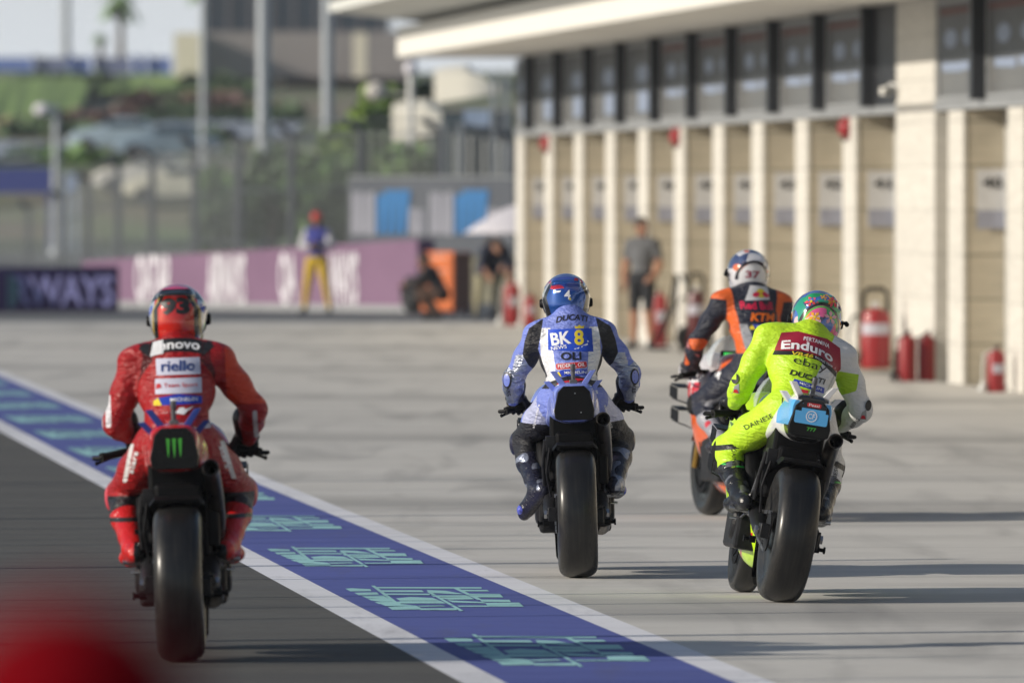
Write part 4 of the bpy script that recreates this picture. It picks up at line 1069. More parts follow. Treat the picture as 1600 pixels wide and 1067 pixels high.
    for sg in (-1, 1):
        st_ = L.get('steer', 0) * sg
        cb = MB().tube([(sg * .10, 1.10, .895), (sg * .20, 1.02, .892), (sg * .335, .95, .865)], [.018, .013, .013], 12)
        cbo = cb.build('handlebar', m_black, root, smooth=True)
        MB().tube([(sg * .215, 1.012, .889), (sg * .335, .95, .865)], .0175, 14).tube([(sg * .333, .951, .866), (sg * .348, .943, .862)], .021, 12).build('grip', m_rubber, cbo, smooth=True)
        MB().tube([(sg * .215, 1.055, .885), (sg * .27, 1.05, .872), (sg * .365, .985, .838)], [.008, .006, .007], 8).tube([(sg * .365, .985, .838), (sg * .373, .98, .836)], .009, 8).build('lever', m_steel if L.get('bright') else m_black, cbo, smooth=True)
        MB().tube([(sg * .345, .943, .862), (sg * .38, .97, .86), (sg * .375, 1.06, .855), (sg * .33, 1.12, .855)], [.009, .010, .009, .006], 8).build('lever_guard', m_carbon, cbo, smooth=True)
        MB().box(sg * .185 - .018, sg * .185 + .018, 1.01, 1.05, .88, .91).build('switch_pod', m_black, cbo, bevel=.004)
    return root
# ============================================================ RIDERS
def V3(*a): return np.array(a, float)
def axes(t, side=(1, 0, 0)):
    """columns: side, forward normal, up along t"""
    t = V3(*t); t /= np.linalg.norm(t); s_ = V3(*side); s_ = s_ - t * (s_ @ t); s_ /= np.linalg.norm(s_); n = np.cross(t, s_)
    return np.stack([s_, n, t], 1)
def body_prims(J, k=1.0, girth=1.0):
    g = girth; P = []
    pel, chest, neck, head = V3(*J['pelvis']), V3(*J['chest']), V3(*J['neck']), V3(*J['head'])
    sp = chest - pel; A = axes(sp); hipv = V3(*J['hip_r']) - V3(*J['hip_l'])
    sl, sr = V3(*J['sh_l']), V3(*J['sh_r'])
    P.append(('torso', 'e', pel, (.158 * g, .118 * g, .13), A)); P.append(('torso', 'e', pel + sp * .42, (.138 * g, .105 * g, .15), A))
    P.append(('torso', 'e', chest - sp * .10, (.168 * g, .118 * g, .17), axes(neck - pel)))
    P.append(('torso', 'c', sl * .8 + sr * .2, sr * .8 + sl * .2, .082 * g, .082 * g))
    P.append(('torso', 'c', sl * .75 + neck * .25 - V3(0, .0, .02), sr * .75 + neck * .25 - V3(0, .0, .02), .085 * g, .085 * g))
    P.append(('torso', 'c', neck - (neck - chest) * .2, neck + (head - neck) * .55, .062, .055))
    for s_ in 'lr':
        sh, el, wr = V3(*J['sh_' + s_]), V3(*J['el_' + s_]), V3(*J['wr_' + s_])
        P.append(('arm', 'c', sh, sh * .5 + el * .5, .066 * g, .060 * g)); P.append(('arm', 'c', sh * .5 + el * .5, el, .060 * g, .050 * g))
        P.append(('fore', 'c', el, el * .6 + wr * .4, .052 * g, .050 * g)); P.append(('fore', 'c', el * .6 + wr * .4, wr, .050 * g, .035 * g))
        hp, kn, an = V3(*J['hip_' + s_]), V3(*J['kn_' + s_]), V3(*J['an_' + s_])
        P.append(('thigh', 'c', hp, hp * .5 + kn * .5, .098 * g, .082 * g)); P.append(('thigh', 'c', hp * .5 + kn * .5, kn, .082 * g, .062 * g))
        P.append(('shin', 'c', kn, kn * .65 + an * .35 + V3(0, -.015, 0), .060 * g, .058 * g)); P.append(('shin', 'c', kn * .65 + an * .35 + V3(0, -.015, 0), an, .058 * g, .040 * g))
    return P
def hand_prims(grip=True):
    """left hand; x along the grip outward(-) , y forward, z up, origin in the fist centre; knuckles forward/up"""
    P = [('palm', 'e', (0, -.028, .022), (.045, .036, .024)), ('palm', 'c', (0, -.05, .02), (0, -.10, .03), .030, .031),
         ('palm', 'c', (.01, -.085, .02), (.015, -.14, .035), .040, .046)]
    for i, (x, ln, r) in enumerate(((.036, .9, .0105), (.013, 1.0, .011), (-.011, .95, .0105), (-.034, .8, .0095))):
        if grip:
            a, b, c, d = (x, -.004, .033), (x * 1.03, .030 * ln, .022), (x * 1.03, .036 * ln, -.010), (x, .010, -.030 * ln)
        else:
            a, b, c, d = (x, -.004, .026), (x * 1.05, .032 * ln, .016), (x * 1.05, .060 * ln, -.004), (x, .078 * ln, -.030)
        P += [('finger%d' % i, 'c', a, b, r * 1.15, r), ('finger%d' % i, 'c', b, c, r, r * .95), ('finger%d' % i, 'c', c, d, r * .95, r * .8)]
    P += [('thumb', 'c', (.040, -.055, .010), (.058, -.022, -.006), .015, .0125), ('thumb', 'c', (.058, -.022, -.006), (.050, .006, -.020), .0125, .010)]
    P += [('knuckle', 'e', (0, .006, .036), (.040, .016, .011))]
    return P
def glove(parent, J, side, m, zones, vox=.0042, grip=True):
    wr = Vector(J['wr_' + side]); hd = Vector(J['hand_' + side]); el = Vector(J['el_' + side])
    fwd = (hd - wr).normalized(); fwd = (fwd * .7 + (hd - el).normalized() * .3).normalized()
    up = Vector((0, -.15, 1)); X = fwd.cross(up).normalized(); Z = X.cross(fwd).normalized()
    o = sdf_mesh('glove', hand_prims(grip), vox, m, parent, k=.009, zones=zones, smooth_it=1, mirror=(side == 'r'))
    Mx = Matrix(((X.x, fwd.x, Z.x, hd.x), (X.y, fwd.y, Z.y, hd.y), (X.z, fwd.z, Z.z, hd.z), (0, 0, 0, 1)))
    o.matrix_local = Mx @ Matrix.Diagonal((1.22, 1.15, 1.32, 1)); return o
def boot(parent, J, side, m, zones, toe, vox=.008):
    kn, an = V3(*J['kn_' + side]), V3(*J['an_' + side]); toe = V3(*toe); d = an - kn; d /= np.linalg.norm(d)
    heel = an + d * .055 - (toe - an) / np.linalg.norm(toe - an) * .045
    up = kn + (an - kn) * .42; ball = an * .25 + toe * .75
    P = [('shaft', 'c', up, an * .6 + up * .4, .064, .054), ('shaft', 'c', an * .6 + up * .4, an, .054, .050), ('shaft', 'c', up - d * .01, up + d * .01, .069, .069),
         ('shaft', 'c', up + (an - up) * .1 + V3(0, .05, 0), an + V3(0, .03, .02), .022, .018),
         ('foot', 'c', an, heel, .050, .040), ('foot', 'c', heel, ball, .040, .042), ('foot', 'c', an, ball, .048, .040), ('foot', 'c', ball, toe, .041, .032),
         ('sole', 'c', heel + d * .022, toe + d * .016, .026, .022), ('slider', 'e', toe * .8 + an * .2 + V3((-.035 if side == 'l' else .035), 0, 0), (.018, .05, .022))]
    return sdf_mesh('boot', P, vox, m, parent, k=.014, zones=zones, smooth_it=1)
def helmet(parent, Mh, m, zones, m_vis, marks=None):
    P = [('shell', 'e', (0, 0, .015), (.128, .152, .132)), ('shell', 'e', (0, .055, -.06), (.106, .108, .085)), ('shell', 'e', (0, -.035, -.045), (.112, .105, .095)),
         ('spoiler', 'c', (-.045, -.105, .075), (.045, -.105, .075), .030, .030), ('spoiler', 'e', (0, -.135, .062), (.075, .035, .016)),
         ('-hole', 'e', (0, -.01, -.175), (.090, .115, .085)), ('-vis', 'e', (0, .19, .005), (.115, .062, .05))]
    o = sdf_mesh('helmet', P, .0055, m, parent, k=.022, zones=zones, smooth_it=2); o.matrix_local = Mh
    b = MB(); rr = []
    for el_ in np.linspace(R(-26), R(30), 9):
        rr.append([(.131 * math.cos(el_) * math.sin(a_), .157 * math.cos(el_) * math.cos(a_) - .0, .015 + .13 * math.sin(el_) - .01) for a_ in np.linspace(R(-78), R(78), 25)])
    vs = [p for r_ in rr for p in r_]; fs = [(i * 25 + k, i * 25 + k + 1, (i + 1) * 25 + k + 1, (i + 1) * 25 + k) for i in range(8) for k in range(24)]
    b.add(vs, fs).build('visor', m_vis, o, smooth='all', solid=.004)
    for sg in (-1, 1):
        MB().lathe([(0, -.008), (.024, -.008), (.026, 0), (.020, .012), (0, .014)], 20, Matrix.Translation((sg * .128, .035, .0)) @ Matrix.Rotation(0 if sg > 0 else R(180), 4, 'Z'), 'X').build('visor_pivot', m_black, o, smooth=True)
    MB().lathe([(.088, -.112), (.095, -.126), (.086, -.150), (.078, -.13)], 30, Matrix.Translation((0, -.012, 0)) @ Matrix.Diagonal((1, 1.12, 1, 1)), close=True).build('neck_roll', m_rubber, o, smooth='all')
    if marks: marks(o)
    return o
m_visor = mat('smoked_visor', (.02, .022, .03), .08, coat=1.0)
STD = dict(pelvis=(0, .36, .93), chest=(0, .60, 1.17), neck=(0, .72, 1.30), head=(0, .83, 1.43), sh_l=(-.175, .70, 1.255), sh_r=(.175, .70, 1.255),
           el_l=(-.305, .73, 1.035), el_r=(.305, .73, 1.035), wr_l=(-.308, .905, .920), wr_r=(.308, .905, .920), hand_l=(-.292, .983, .888), hand_r=(.292, .983, .888),
           hip_l=(-.095, .40, .91), hip_r=(.095, .40, .91), kn_l=(-.265, .82, .70), kn_r=(.265, .82, .70), an_l=(-.205, .435, .475), an_r=(.205, .435, .475))
def seg_t(P, a, b):
    a, b = V3(*a), V3(*b); ba = b - a; return ((P - a) @ ba) / (ba @ ba)
def rider(label, M, J, base, zlist, zfun, gl, bt, hl, marks, toes, hump=1.0, girth=1.0, grip=(True, True), rough=.42, vox=.0105, bump=.3):
    P = body_prims(J, girth=girth)
    nk, ch = V3(*J['neck']), V3(*J['chest']); u = nk - ch; u /= np.linalg.norm(u); A = axes(u)
    back = -A[:, 1]
    if back[2] < 0: back = -back
    P.append(('torso', 'e', nk + back * .062 * hump + u * .0, (.082, .058, .105), A))              # speed hump behind the helmet
    P.append(('torso', 'e', nk + back * .045 * hump - u * .07, (.112, .062, .12), A))
    for s_ in 'lr': P.append(('torso', 'c', nk + back * .03, V3(*J['sh_' + s_]) * .8 + nk * .2 + back * .01, .070, .070))
    for s_, sg in (('l', -1), ('r', 1)):
        P.append(('pad', 'e', V3(*J['sh_' + s_]) + V3(sg * .022, -.01, .020), (.046, .055, .04)))
        P.append(('pad', 'e', V3(*J['el_' + s_]) + V3(sg * .012, -.016, -.005), (.034, .040, .052)))
    o = sdf_mesh('person', P, vox, zone_mat('leather_suit', base, zlist, rough=rough, bump=bump), None, k=.035, zones=zfun, smooth_it=2)
    o.matrix_world = M; tag(o, label, 'person', 'riders on racing motorcycles')
    for s_, sg in (('l', -1), ('r', 1)):
        kn = V3(*J['kn_' + s_])
        sdf_mesh('knee_slider', [('pad', 'e', kn + V3(sg * .045, -.01, -.01), (.024, .055, .058)), ('pad', 'e', kn + V3(sg * .025, -.01, -.01), (.030, .062, .066))], .007, bt.get('slider', m_rubber), o, k=.015, smooth_it=1)
        glove(o, J, s_, gl['mat'], gl.get('zones'), grip=grip[0 if s_ == 'l' else 1])
        boot(o, J, s_, bt['mat'], bt.get('zones'), toes[0 if s_ == 'l' else 1])
    hx, hy, hz = J['head']; pitch, yaw, roll = hl.get('rot', (-8, 0, 0))
    Mh = Matrix.Translation((hx, hy, hz)) @ Matrix.Rotation(R(yaw), 4, 'Z') @ Matrix.Rotation(R(roll), 4, 'Y') @ Matrix.Rotation(R(pitch), 4, 'X')
    helmet(o, Mh, hl['mat'], hl['zones'], hl.get('visor', m_visor), hl.get('marks'))
    marks(o, bvh_of(o)); return o
def bikeM(px, py, z0, yaw, lean):
    g = gnd(px, py, z0); return Matrix.Translation(g) @ Matrix.Rotation(R(yaw), 4, 'Z') @ Matrix.Rotation(R(lean), 4, 'Y')
def jm(**k):
    d = dict(STD); d.update(k); return d
flat = lambda n, c, r=.4, **k: mat(n, c, r, **k)
def rand_blobs(P, seed, freq, thr):
    rng = np.random.RandomState(seed); v = np.zeros(len(P))
    for _ in range(7):
        d = rng.randn(3); d /= np.linalg.norm(d); v += np.sin(P @ d * freq * rng.uniform(.6, 1.5) + rng.uniform(0, 6.3))
    return (v / 3.5 - thr) / freq * 1.6
W = flat('print_white', (.82, .82, .84), .5, var=.04); K = flat('print_black', (.015, .015, .018), .5)
RD = flat('print_red', (.55, .02, .03), .45); YL = flat('print_yellow', (.80, .62, .04), .45); BL = flat('print_blue', (.02, .05, .42), .45); NV = flat('print_navy', (.02, .05, .20), .5)

# ------------------------------------------------------------ 1. centre: periwinkle blue and silver
peri = (.20, .26, .70)
def fz1(P, g=None): return [P[:, 2] - .52 + .25 * (P[:, 1] - .8), .012 - abs(P[:, 2] - .40 - .3 * (P[:, 1] - .8))]
m_f1 = zone_mat('periwinkle_fairing', (.55, .54, .62), [dict(col=peri), dict(col=(.5, .03, .05))], rough=.25, bump=0, coat=.6, wrinkle=False)
m_p1 = flat('periwinkle_paint', peri, .25, coat=.7, var=.05)
def marks1(rp, tl):
    patch_on(rp, [circ(0, 0, .0035)], (0.006, .965), m_steel, 'screw'); patch_on(rp, [circ(0, 0, .0035)], (.035, .865), m_steel, 'screw')
    label_on(tl, 'G', (-.098, .875), .03, .012, W, off=.003)
L1 = dict(fairing_mat=m_f1, fairing_zones=fz1, tank_mat=m_p1, tail_mat=m_p1, rear_mat=m_carbon, fin_mat=m_p1, rear_marks=marks1)
M1 = bikeM(904, 902.5, .004, 0.6, -1.6)
b1 = motorcycle('periwinkle blue racing motorcycle with black tail panel, straight ahead in the centre', M1, L1)
J1 = jm(an_l=(-.195, .42, .45), an_r=(.212, .435, .475), el_l=(-.302, .73, 1.035), el_r=(.312, .73, 1.045), head=(-.012, .83, 1.435))
def poly_sd(px, pz, poly):
    """signed distance to a polygon seen from behind, positive inside"""
    d = np.full(len(px), 1e9); ins = np.zeros(len(px), bool); n = len(poly)
    for i in range(n):
        (ax, az), (bx, bz) = poly[i], poly[(i + 1) % n]; ex, ez = bx - ax, bz - az
        t = np.clip(((px - ax) * ex + (pz - az) * ez) / (ex * ex + ez * ez), 0, 1)
        d = np.minimum(d, np.hypot(px - ax - t * ex, pz - az - t * ez))
        c = ((az > pz) != (bz > pz)) & (px < (bx - ax) * (pz - az) / ((bz - az) if bz != az else 1e-9) + ax); ins ^= c
    return np.where(ins, d, -d)
def z1(P, g):
    x, y, z = P.T; ax_ = abs(x)
    side = np.minimum(np.minimum(.158 - ax_, ax_ - .088 + (1.12 - z) * .08), np.minimum(z - 1.02, 1.30 - z)) * (g['torso'] < .03)
    side = np.where(g['torso'] < g['arm'] + .01, side, -.05)
    joint = np.minimum(np.minimum(.024 - abs(g['arm'] - g['torso'] - .012), .212 + (1.3 - z) * .15 - ax_), np.minimum(z - 1.0, 1.31 - z))
    under = np.minimum(g['torso'] * 0 + (1.25 - z), .018 - np.abs(ax_ - .182 + .25 * (1.22 - z))) * 1.0
    under = np.where((z > 1.0) & (g['arm'] < .06), under, -.05)
    joint = poly_sd(ax_, z, [(.138, 1.350), (.215, 1.300), (.240, 1.23), (.252, 1.16), (.222, 1.105), (.165, 1.06), (.15, 1.02), (.128, 1.05), (.150, 1.12), (.170, 1.19), (.156, 1.26)]); under = joint
    inner = poly_sd(ax_, z, [(.235, 1.15), (.300, 1.11), (.345, 1.03), (.35, .96), (.33, .90), (.27, .90), (.262, 1.0), (.225, 1.10)])
    belt = np.minimum(z - .985, 1.03 - z + .02 * np.cos(x * 18)); belt = np.where(g['fore'] > .05, belt, -.05)
    sil_arm = np.minimum(.030 - (g['fore']), .02 + rand_blobs(P, 4, 30, -.3)); sil_arm = np.where((g['fore'] < g['arm'] + .02) & (ax_ < .36) & (z > .9), np.maximum(sil_arm, -.01), -.05)
    inner = np.where((g['arm'] < .02) & (z < 1.16) & (z > 1.0) & (ax_ < .305 + (1.1 - z) * .3), .01, -.01)
    legk = np.minimum(.80 - z + .08 * (y - .5), 9) ; legk = np.where(g['thigh'] + g['shin'] < .3, legk, -.05)
    hum = np.where((z > 1.335) & (ax_ < .11), .01, -.01)
    return [side, sil_arm, inner, joint, under, belt, legk]
sil = dict(col=(.86, .86, .88), metal=.25, rough=.3); blk = dict(col=(.014, .014, .018), rough=.5)
zl1 = [sil, dict(col=(.50, .53, .62), metal=.9, rough=.3), dict(col=(.50, .53, .62), metal=.9, rough=.3), blk, blk, blk, blk]
m_gl1 = flat('black_glove_leather', (.010, .010, .012), .45, bump=.3); m_bt1 = zone_mat('black_boot', (.015, .015, .03), [dict(col=(.30, .33, .42), rough=.25, metal=.5), dict(col=(.10, .12, .55))], rough=.22, bump=.4, wrinkle=False)
def bz1(P, g): return [np.minimum(rand_blobs(P, 21, 60, .25), P[:, 2] - .44), .004 - g['slider']]
hb1 = (.02, .10, .42)
def hz1(P, g):
    x, y, z = P.T; ax_ = abs(x)
    top = np.maximum(z - .085, np.minimum(rand_blobs(P, 31, 30, .3), z - .02)); red = np.minimum(rand_blobs(P, 9, 42, .40), z - .035)
    edge = np.minimum(.013 - abs(ax_ - (.088 + .25 * (z + .12) - 1.3 * np.maximum(0, z - .0) ** 1.2)), np.minimum(-y + .02, .075 - z))
    edge2 = np.minimum(.007 - abs(ax_ - (.106 + .22 * (z + .12) - 1.2 * np.maximum(0, z - .0) ** 1.2)), np.minimum(-y + .05, .085 - z))
    yel = np.minimum(ax_ - .104, np.minimum(.06 - z, z + .06)); yel = np.where((x > 0) | (z > .02), yel, -.05)
    sp = np.minimum(g['shell'] - .004, 1.0)
    rim = -.098 - z
    return [top, red, yel, edge, edge2, rim]
m_h1 = zone_mat('blue_chrome_helmet', hb1, [dict(col=(.05, .09, .38), metal=.2), dict(col=(.55, .03, .06)), dict(col=(.75, .55, .05)), dict(col=(.01, .01, .012)), dict(col=(.75, .76, .78), metal=.6), dict(col=(.012, .012, .014))], rough=.12, metal=.55, bump=0, coat=1.0, wrinkle=False)
def hm1(o):
    bv = bvh_of(o)
    label_on(o, '4', (.005, .0), .05, .034, W, off=.002, bv=bv); patch_on(o, [[(-.012, -.005), (.012, -.005), (.018, .004), (-.008, .005)]], (-.045, .02), W, 'blaze', bv=bv)
    patch_on(o, [[(-.02, -.012), (.03, -.014), (.022, .01), (0, .02), (-.014, .006)]], (.062, .088), RD, 'red_emblem', bv=bv)
    label_on(o, '8', (.018, -.022), .014, .012, YL, off=.0022, bv=bv)
def mk1(o, bv):
    for sg in (-1, 1):
        patch_on(o, [circ(0, 0, .022, .040, 18)], (sg * .335, 1.03), K, 'elbow_slider', bv=bv, off=.005); patch_on(o, [circ(0, 0, .015, .032, 18)], (sg * .337, 1.03), m_p1, 'elbow_slider', bv=bv, off=.0065)
    patch_on(o, [[(-.115, .06), (.115, .06), (.118, -.062), (-.118, -.048)]], (0, 1.232), flat('royal_blue_print', (.025, .08, .55), .4), 'shoulder_panel', bv=bv, step=.015)
    label_on(o, 'DUCATI', (0.012, 1.352), .031, .168, K, .02, shear=.2, arc=2.0, bv=bv)
    label_on(o, 'BK', (-.050, 1.243), .066, .104, W, .03, rot=.10, bv=bv); label_on(o, '8', (.045, 1.245), .080, .050, YL, .03, bv=bv)
    patch_on(o, [[(.03, -.034), (.09, -.012), (.098, .006), (.088, .012), (.088, -.004), (.03, -.028), (-.0, -.03)]], (.0, 1.218), W, 'swoosh', bv=bv)
    patch_on(o, [[(-.022, 0), (.022, 0), (.026, .016), (.012, .010), (0, .02), (-.012, .010), (-.026, .016)]], (.05, 1.292), YL, 'crown_emblem', bv=bv)
    label_on(o, 'NEWS', (-.062, 1.196), .019, .082, W, .015, rot=.12, bv=bv)
    label_on(o, 'OLI', (0, 1.150), .042, .108, K, .03, bv=bv)
    patch_on(o, [rrect(.165, .034, .25)], (0, 1.100), W, 'label_patch', rot=.05, bv=bv, step=.015); patch_on(o, [rrect(.160, .030, .25)], (0, 1.100), RD, 'label_patch', rot=.05, bv=bv, off=.003, step=.015)
    label_on(o, 'FEDERAL OIL', (0, 1.100), .019, .140, W, .012, rot=.05, bv=bv, off=.0045)
    patch_on(o, [[(-.082, -.016), (.082, -.012), (.082, .014), (-.05, .018), (-.082, .0)]], (0, 1.062), BL, 'label_patch', bv=bv, step=.015); label_on(o, 'MICHELIN', (.018, 1.063), .015, .115, W, .012, bv=bv, off=.0035)
    patch_on(o, [[(-.016, -.014), (.012, -.014), (.0, .012), (-.016, .0)]], (-.066, 1.058), YL, 'yellow_flash', bv=bv, off=.004)
    patch_on(o, [[(-.09, -.016), (.01, -.004), (.012, .014), (-.005, .018), (-.005, .006), (-.06, -.002)], [(.01, -.004), (.075, .006), (.055, .01), (.012, .012)]], (0.005, 1.020), RD, 'belt_emblem', bv=bv, off=.004)
    label_on(o, 'alpinestars', (.03, 1.004), .012, .05, W, .01, bv=bv, off=.004)
    label_on(o, 'alpine', (-.062, .962), .02, .085, W, .02, bv=bv); label_on(o, 'stars', (.095, .962), .022, .075, W, .02, bv=bv)
    label_on(o, 'X', (.110, .915), .055, .042, NV, .03, bv=bv)
    label_on(o, 'STARS', (.335, .985), .02, .085, K, .01, rot=R(84), bv=bv); label_on(o, 'STARS', (-.335, .985), .02, .08, K, .01, rot=R(-80), bv=bv)
    label_on(o, 'alpinestars', (.185, .83), .016, .13, W, .01, rot=R(-72), bv=bv); label_on(o, 'alpinestars', (-.19, .84), .016, .13, W, .01, rot=R(76), bv=bv)
rider('rider in periwinkle blue and silver leathers on the centre motorcycle, left foot hanging', M1, J1, peri, zl1, z1, dict(mat=m_gl1), dict(mat=m_bt1, zones=bz1, slider=flat('slider_black', (.02, .02, .045), .3)), dict(mat=m_h1, zones=hz1, marks=hm1, rot=(-14, 0, 0)), mk1,
      ((-.270, .50, .325), (.225, .585, .425)))
# ------------------------------------------------------------ 2. left: red
rbase = (.36, .008, .010)
def mset(name, base, zl, **k): return zone_mat(name, base, zl, **k)
m_f2 = zone_mat('red_fairing', (.45, .012, .012), [dict(col=(.62, .60, .60))], rough=.25, bump=0, coat=.6, wrinkle=False)
m_p2 = flat('red_paint', (.50, .012, .012), .25, coat=.8, var=.05)
m_grn = flat('green_print', (.06, .38, .04), .5)
CLAW = [[(-.034, .04), (-.018, .036), (-.022, -.02), (-.026, -.045), (-.030, -.02)], [(-.008, .038), (.008, .038), (.004, -.02), (0, -.05), (-.004, -.02)], [(.018, .036), (.034, .04), (.030, -.02), (.026, -.045), (.022, -.02)]]
def marks2(rp, tl):
    patch_on(rp, CLAW, (0, .92), m_grn, 'claw_emblem', step=.03)
L2 = dict(fairing_mat=m_f2, fairing_zones=lambda P: [.02 - abs(P[:, 2] - .5 - .4 * (P[:, 1] - .8))], tank_mat=m_p2, tail_mat=m_p2, rear_mat=flat('gloss_black', (.006, .006, .006), .25, coat=.15, spec=.2), fin_mat=flat('blue_fin', (.03, .06, .30), .35), rear_marks=marks2, fins=True)
M2 = bikeM(285, 1033, .004, 0.3, -2.0)
motorcycle('red racing motorcycle with black tail panel and green claw mark, nearest on the left', M2, L2)
J2 = jm(el_l=(-.268, .66, 1.02), wr_l=(-.225, .84, .955), hand_l=(-.205, .90, .945), el_r=(.330, .73, 1.055), wr_r=(.300, .925, .925), sh_l=(-.180, .68, 1.27), sh_r=(.185, .69, 1.27), head=(.012, .83, 1.462), neck=(0.005, .71, 1.295))
def z2(P, g):
    x, y, z = P.T; ax_ = abs(x)
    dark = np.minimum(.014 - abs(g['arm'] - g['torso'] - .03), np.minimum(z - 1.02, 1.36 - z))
    orange = np.minimum(np.minimum(x - .215, .9), np.minimum(z - 1.08, .06 - g['arm']))
    knee = np.minimum(.045 - abs(z - .655), .6); knee = np.where(g['shin'] < .04, knee, -.05)
    stripe = np.minimum(.010 - abs(ax_ - .215 + .25 * (z - .85)), np.minimum(z - .76, .93 - z)); stripe = np.where(g['thigh'] < .03, stripe, -.05)
    arml = np.minimum(.012 - abs(ax_ - .30), np.minimum(z - 1.0, 1.14 - z)); arml = np.where((x < 0), arml, -.05)
    cuff = np.where(g['fore'] < .03, np.minimum(.010 - abs(ax_ - .335), np.minimum(z - .93, 1.05 - z)), -.05)
    return [dark, orange, knee, stripe, arml, cuff]
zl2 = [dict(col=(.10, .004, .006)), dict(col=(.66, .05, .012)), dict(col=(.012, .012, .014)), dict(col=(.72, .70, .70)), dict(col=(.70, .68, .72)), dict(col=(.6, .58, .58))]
def bz2(P, g):
    x, y, z = P.T; inn = (abs(x) < .2)
    return [np.where(inn & (z < .56), rand_blobs(P, 3, 25, -.5), -.05), .010 - abs(z - .60)]
m_bt2 = zone_mat('red_boot', (.52, .012, .012), [dict(col=(.012, .012, .012)), dict(col=(.02, .02, .02))], rough=.22, bump=.35, wrinkle=False)
m_h2 = zone_mat('red_helmet', (.55, .02, .012), [dict(col=(.62, .07, .20)), dict(col=(.50, .54, .62), metal=.3), dict(col=(.02, .06, .42)), dict(col=(.012, .012, .012)), dict(col=(.35, .26, .08)), dict(col=(.012, .012, .012))], rough=.14, metal=0.05, bump=0, coat=1.0, wrinkle=False)
def hz2(P, g):
    x, y, z = P.T; ax_ = abs(x)
    return [z - .082, ax_ - .098 + .1 * z, np.minimum(ax_ - .104, .018 - abs(z - .02)), np.minimum(.012 - abs(ax_ - .090 + .7 * np.maximum(0, z - .01)), .06 - z), np.minimum(.005 - abs(ax_ - .103 + .7 * np.maximum(0, z - .01)), .08 - z), np.minimum(.020 - abs(z - .075), .02 - y)]
def hm2(o):
    bv = bvh_of(o); label_on(o, '93', (.0, .012), .075, .125, K, .055, bv=bv, direction=(0, 1, 0), off=.002)
def mk2(o, bv):
    patch_on(o, [rrect(.225, .058, .1)], (0.005, 1.348), K, 'shoulder_panel', bv=bv, arc=1.2, step=.015)
    patch_on(o, [[(-.115, -.03), (-.055, -.03), (-.055, .028), (-.10, .028)]], (0.005, 1.345), W, 'label_patch', bv=bv, arc=1.2, off=.0025, step=.015)
    label_on(o, 'lenovo', (.012, 1.350), .040, .190, W, .025, arc=1.2, bv=bv, off=.0035)
    patch_on(o, [[(-.165, .01), (-.115, .05), (-.118, -.028)], [(.165, .01), (.118, .05), (.115, -.028)]], (.005, 1.325), K, 'collar_patch', bv=bv, step=.015)
    LIL = flat('print_lilac', (.60, .60, .72), .5, var=.05)
    patch_on(o, [rrect(.190, .072, .05, sh=-.05)], (0.012, 1.255), LIL, 'label_patch', bv=bv, step=.015); label_on(o, 'riello', (.012, 1.256), .046, .145, NV, .02, bv=bv, off=.0035)
    patch_on(o, [rrect(.200, .066, .05)], (0.012, 1.172), LIL, 'label_patch', bv=bv, step=.015); label_on(o, 'Team Sport', (.022, 1.172), .022, .145, RD, .008, bv=bv, off=.0035)
    patch_on(o, [[(-.012, -.012), (.012, -.006), (.006, .012), (-.01, .010)]], (-.072, 1.172), RD, 'red_flash', bv=bv, off=.0035)
    patch_on(o, [[(-.10, -.022), (.10, -.02), (.10, .012), (.0, .024), (-.10, .008)]], (.012, 1.113), BL, 'label_patch', bv=bv, step=.015); label_on(o, 'MICHELIN', (.035, 1.112), .016, .115, W, .012, bv=bv, off=.0035)
    patch_on(o, [[(-.02, -.018), (.016, -.018), (.0, .014), (-.02, .0)]], (-.075, 1.108), YL, 'yellow_flash', bv=bv, off=.0035)
    patch_on(o, [[(-.075, -.012), (.0, -.002), (.01, .012), (.03, .014), (.035, .004), (.075, .018), (.045, -.002), (.03, -.018), (.0, -.012), (-.04, -.006)]], (.005, 1.065), W, 'star_emblem', bv=bv, off=.0035)
    label_on(o, 'stars', (.135, 1.000), .026, .062, W, .02, bv=bv); label_on(o, 'stars', (-.19, .85), .02, .10, W, .02, rot=R(72), bv=bv); label_on(o, 'stars', (.20, .86), .02, .10, W, .02, rot=R(-76), bv=bv)
rider('rider in all red leathers on the nearest motorcycle at left, one hand off the bar', M2, J2, rbase, zl2, z2, dict(mat=m_gl1), dict(mat=m_bt2, zones=bz2, slider=flat('slider_pink', (.55, .06, .09), .35)), dict(mat=m_h2, zones=hz2, marks=hm2, rot=(-16, -3, 0)), mk2,
      ((-.225, .585, .425), (.225, .585, .425)), hump=.72, grip=(False, True), rough=.31, girth=1.02)

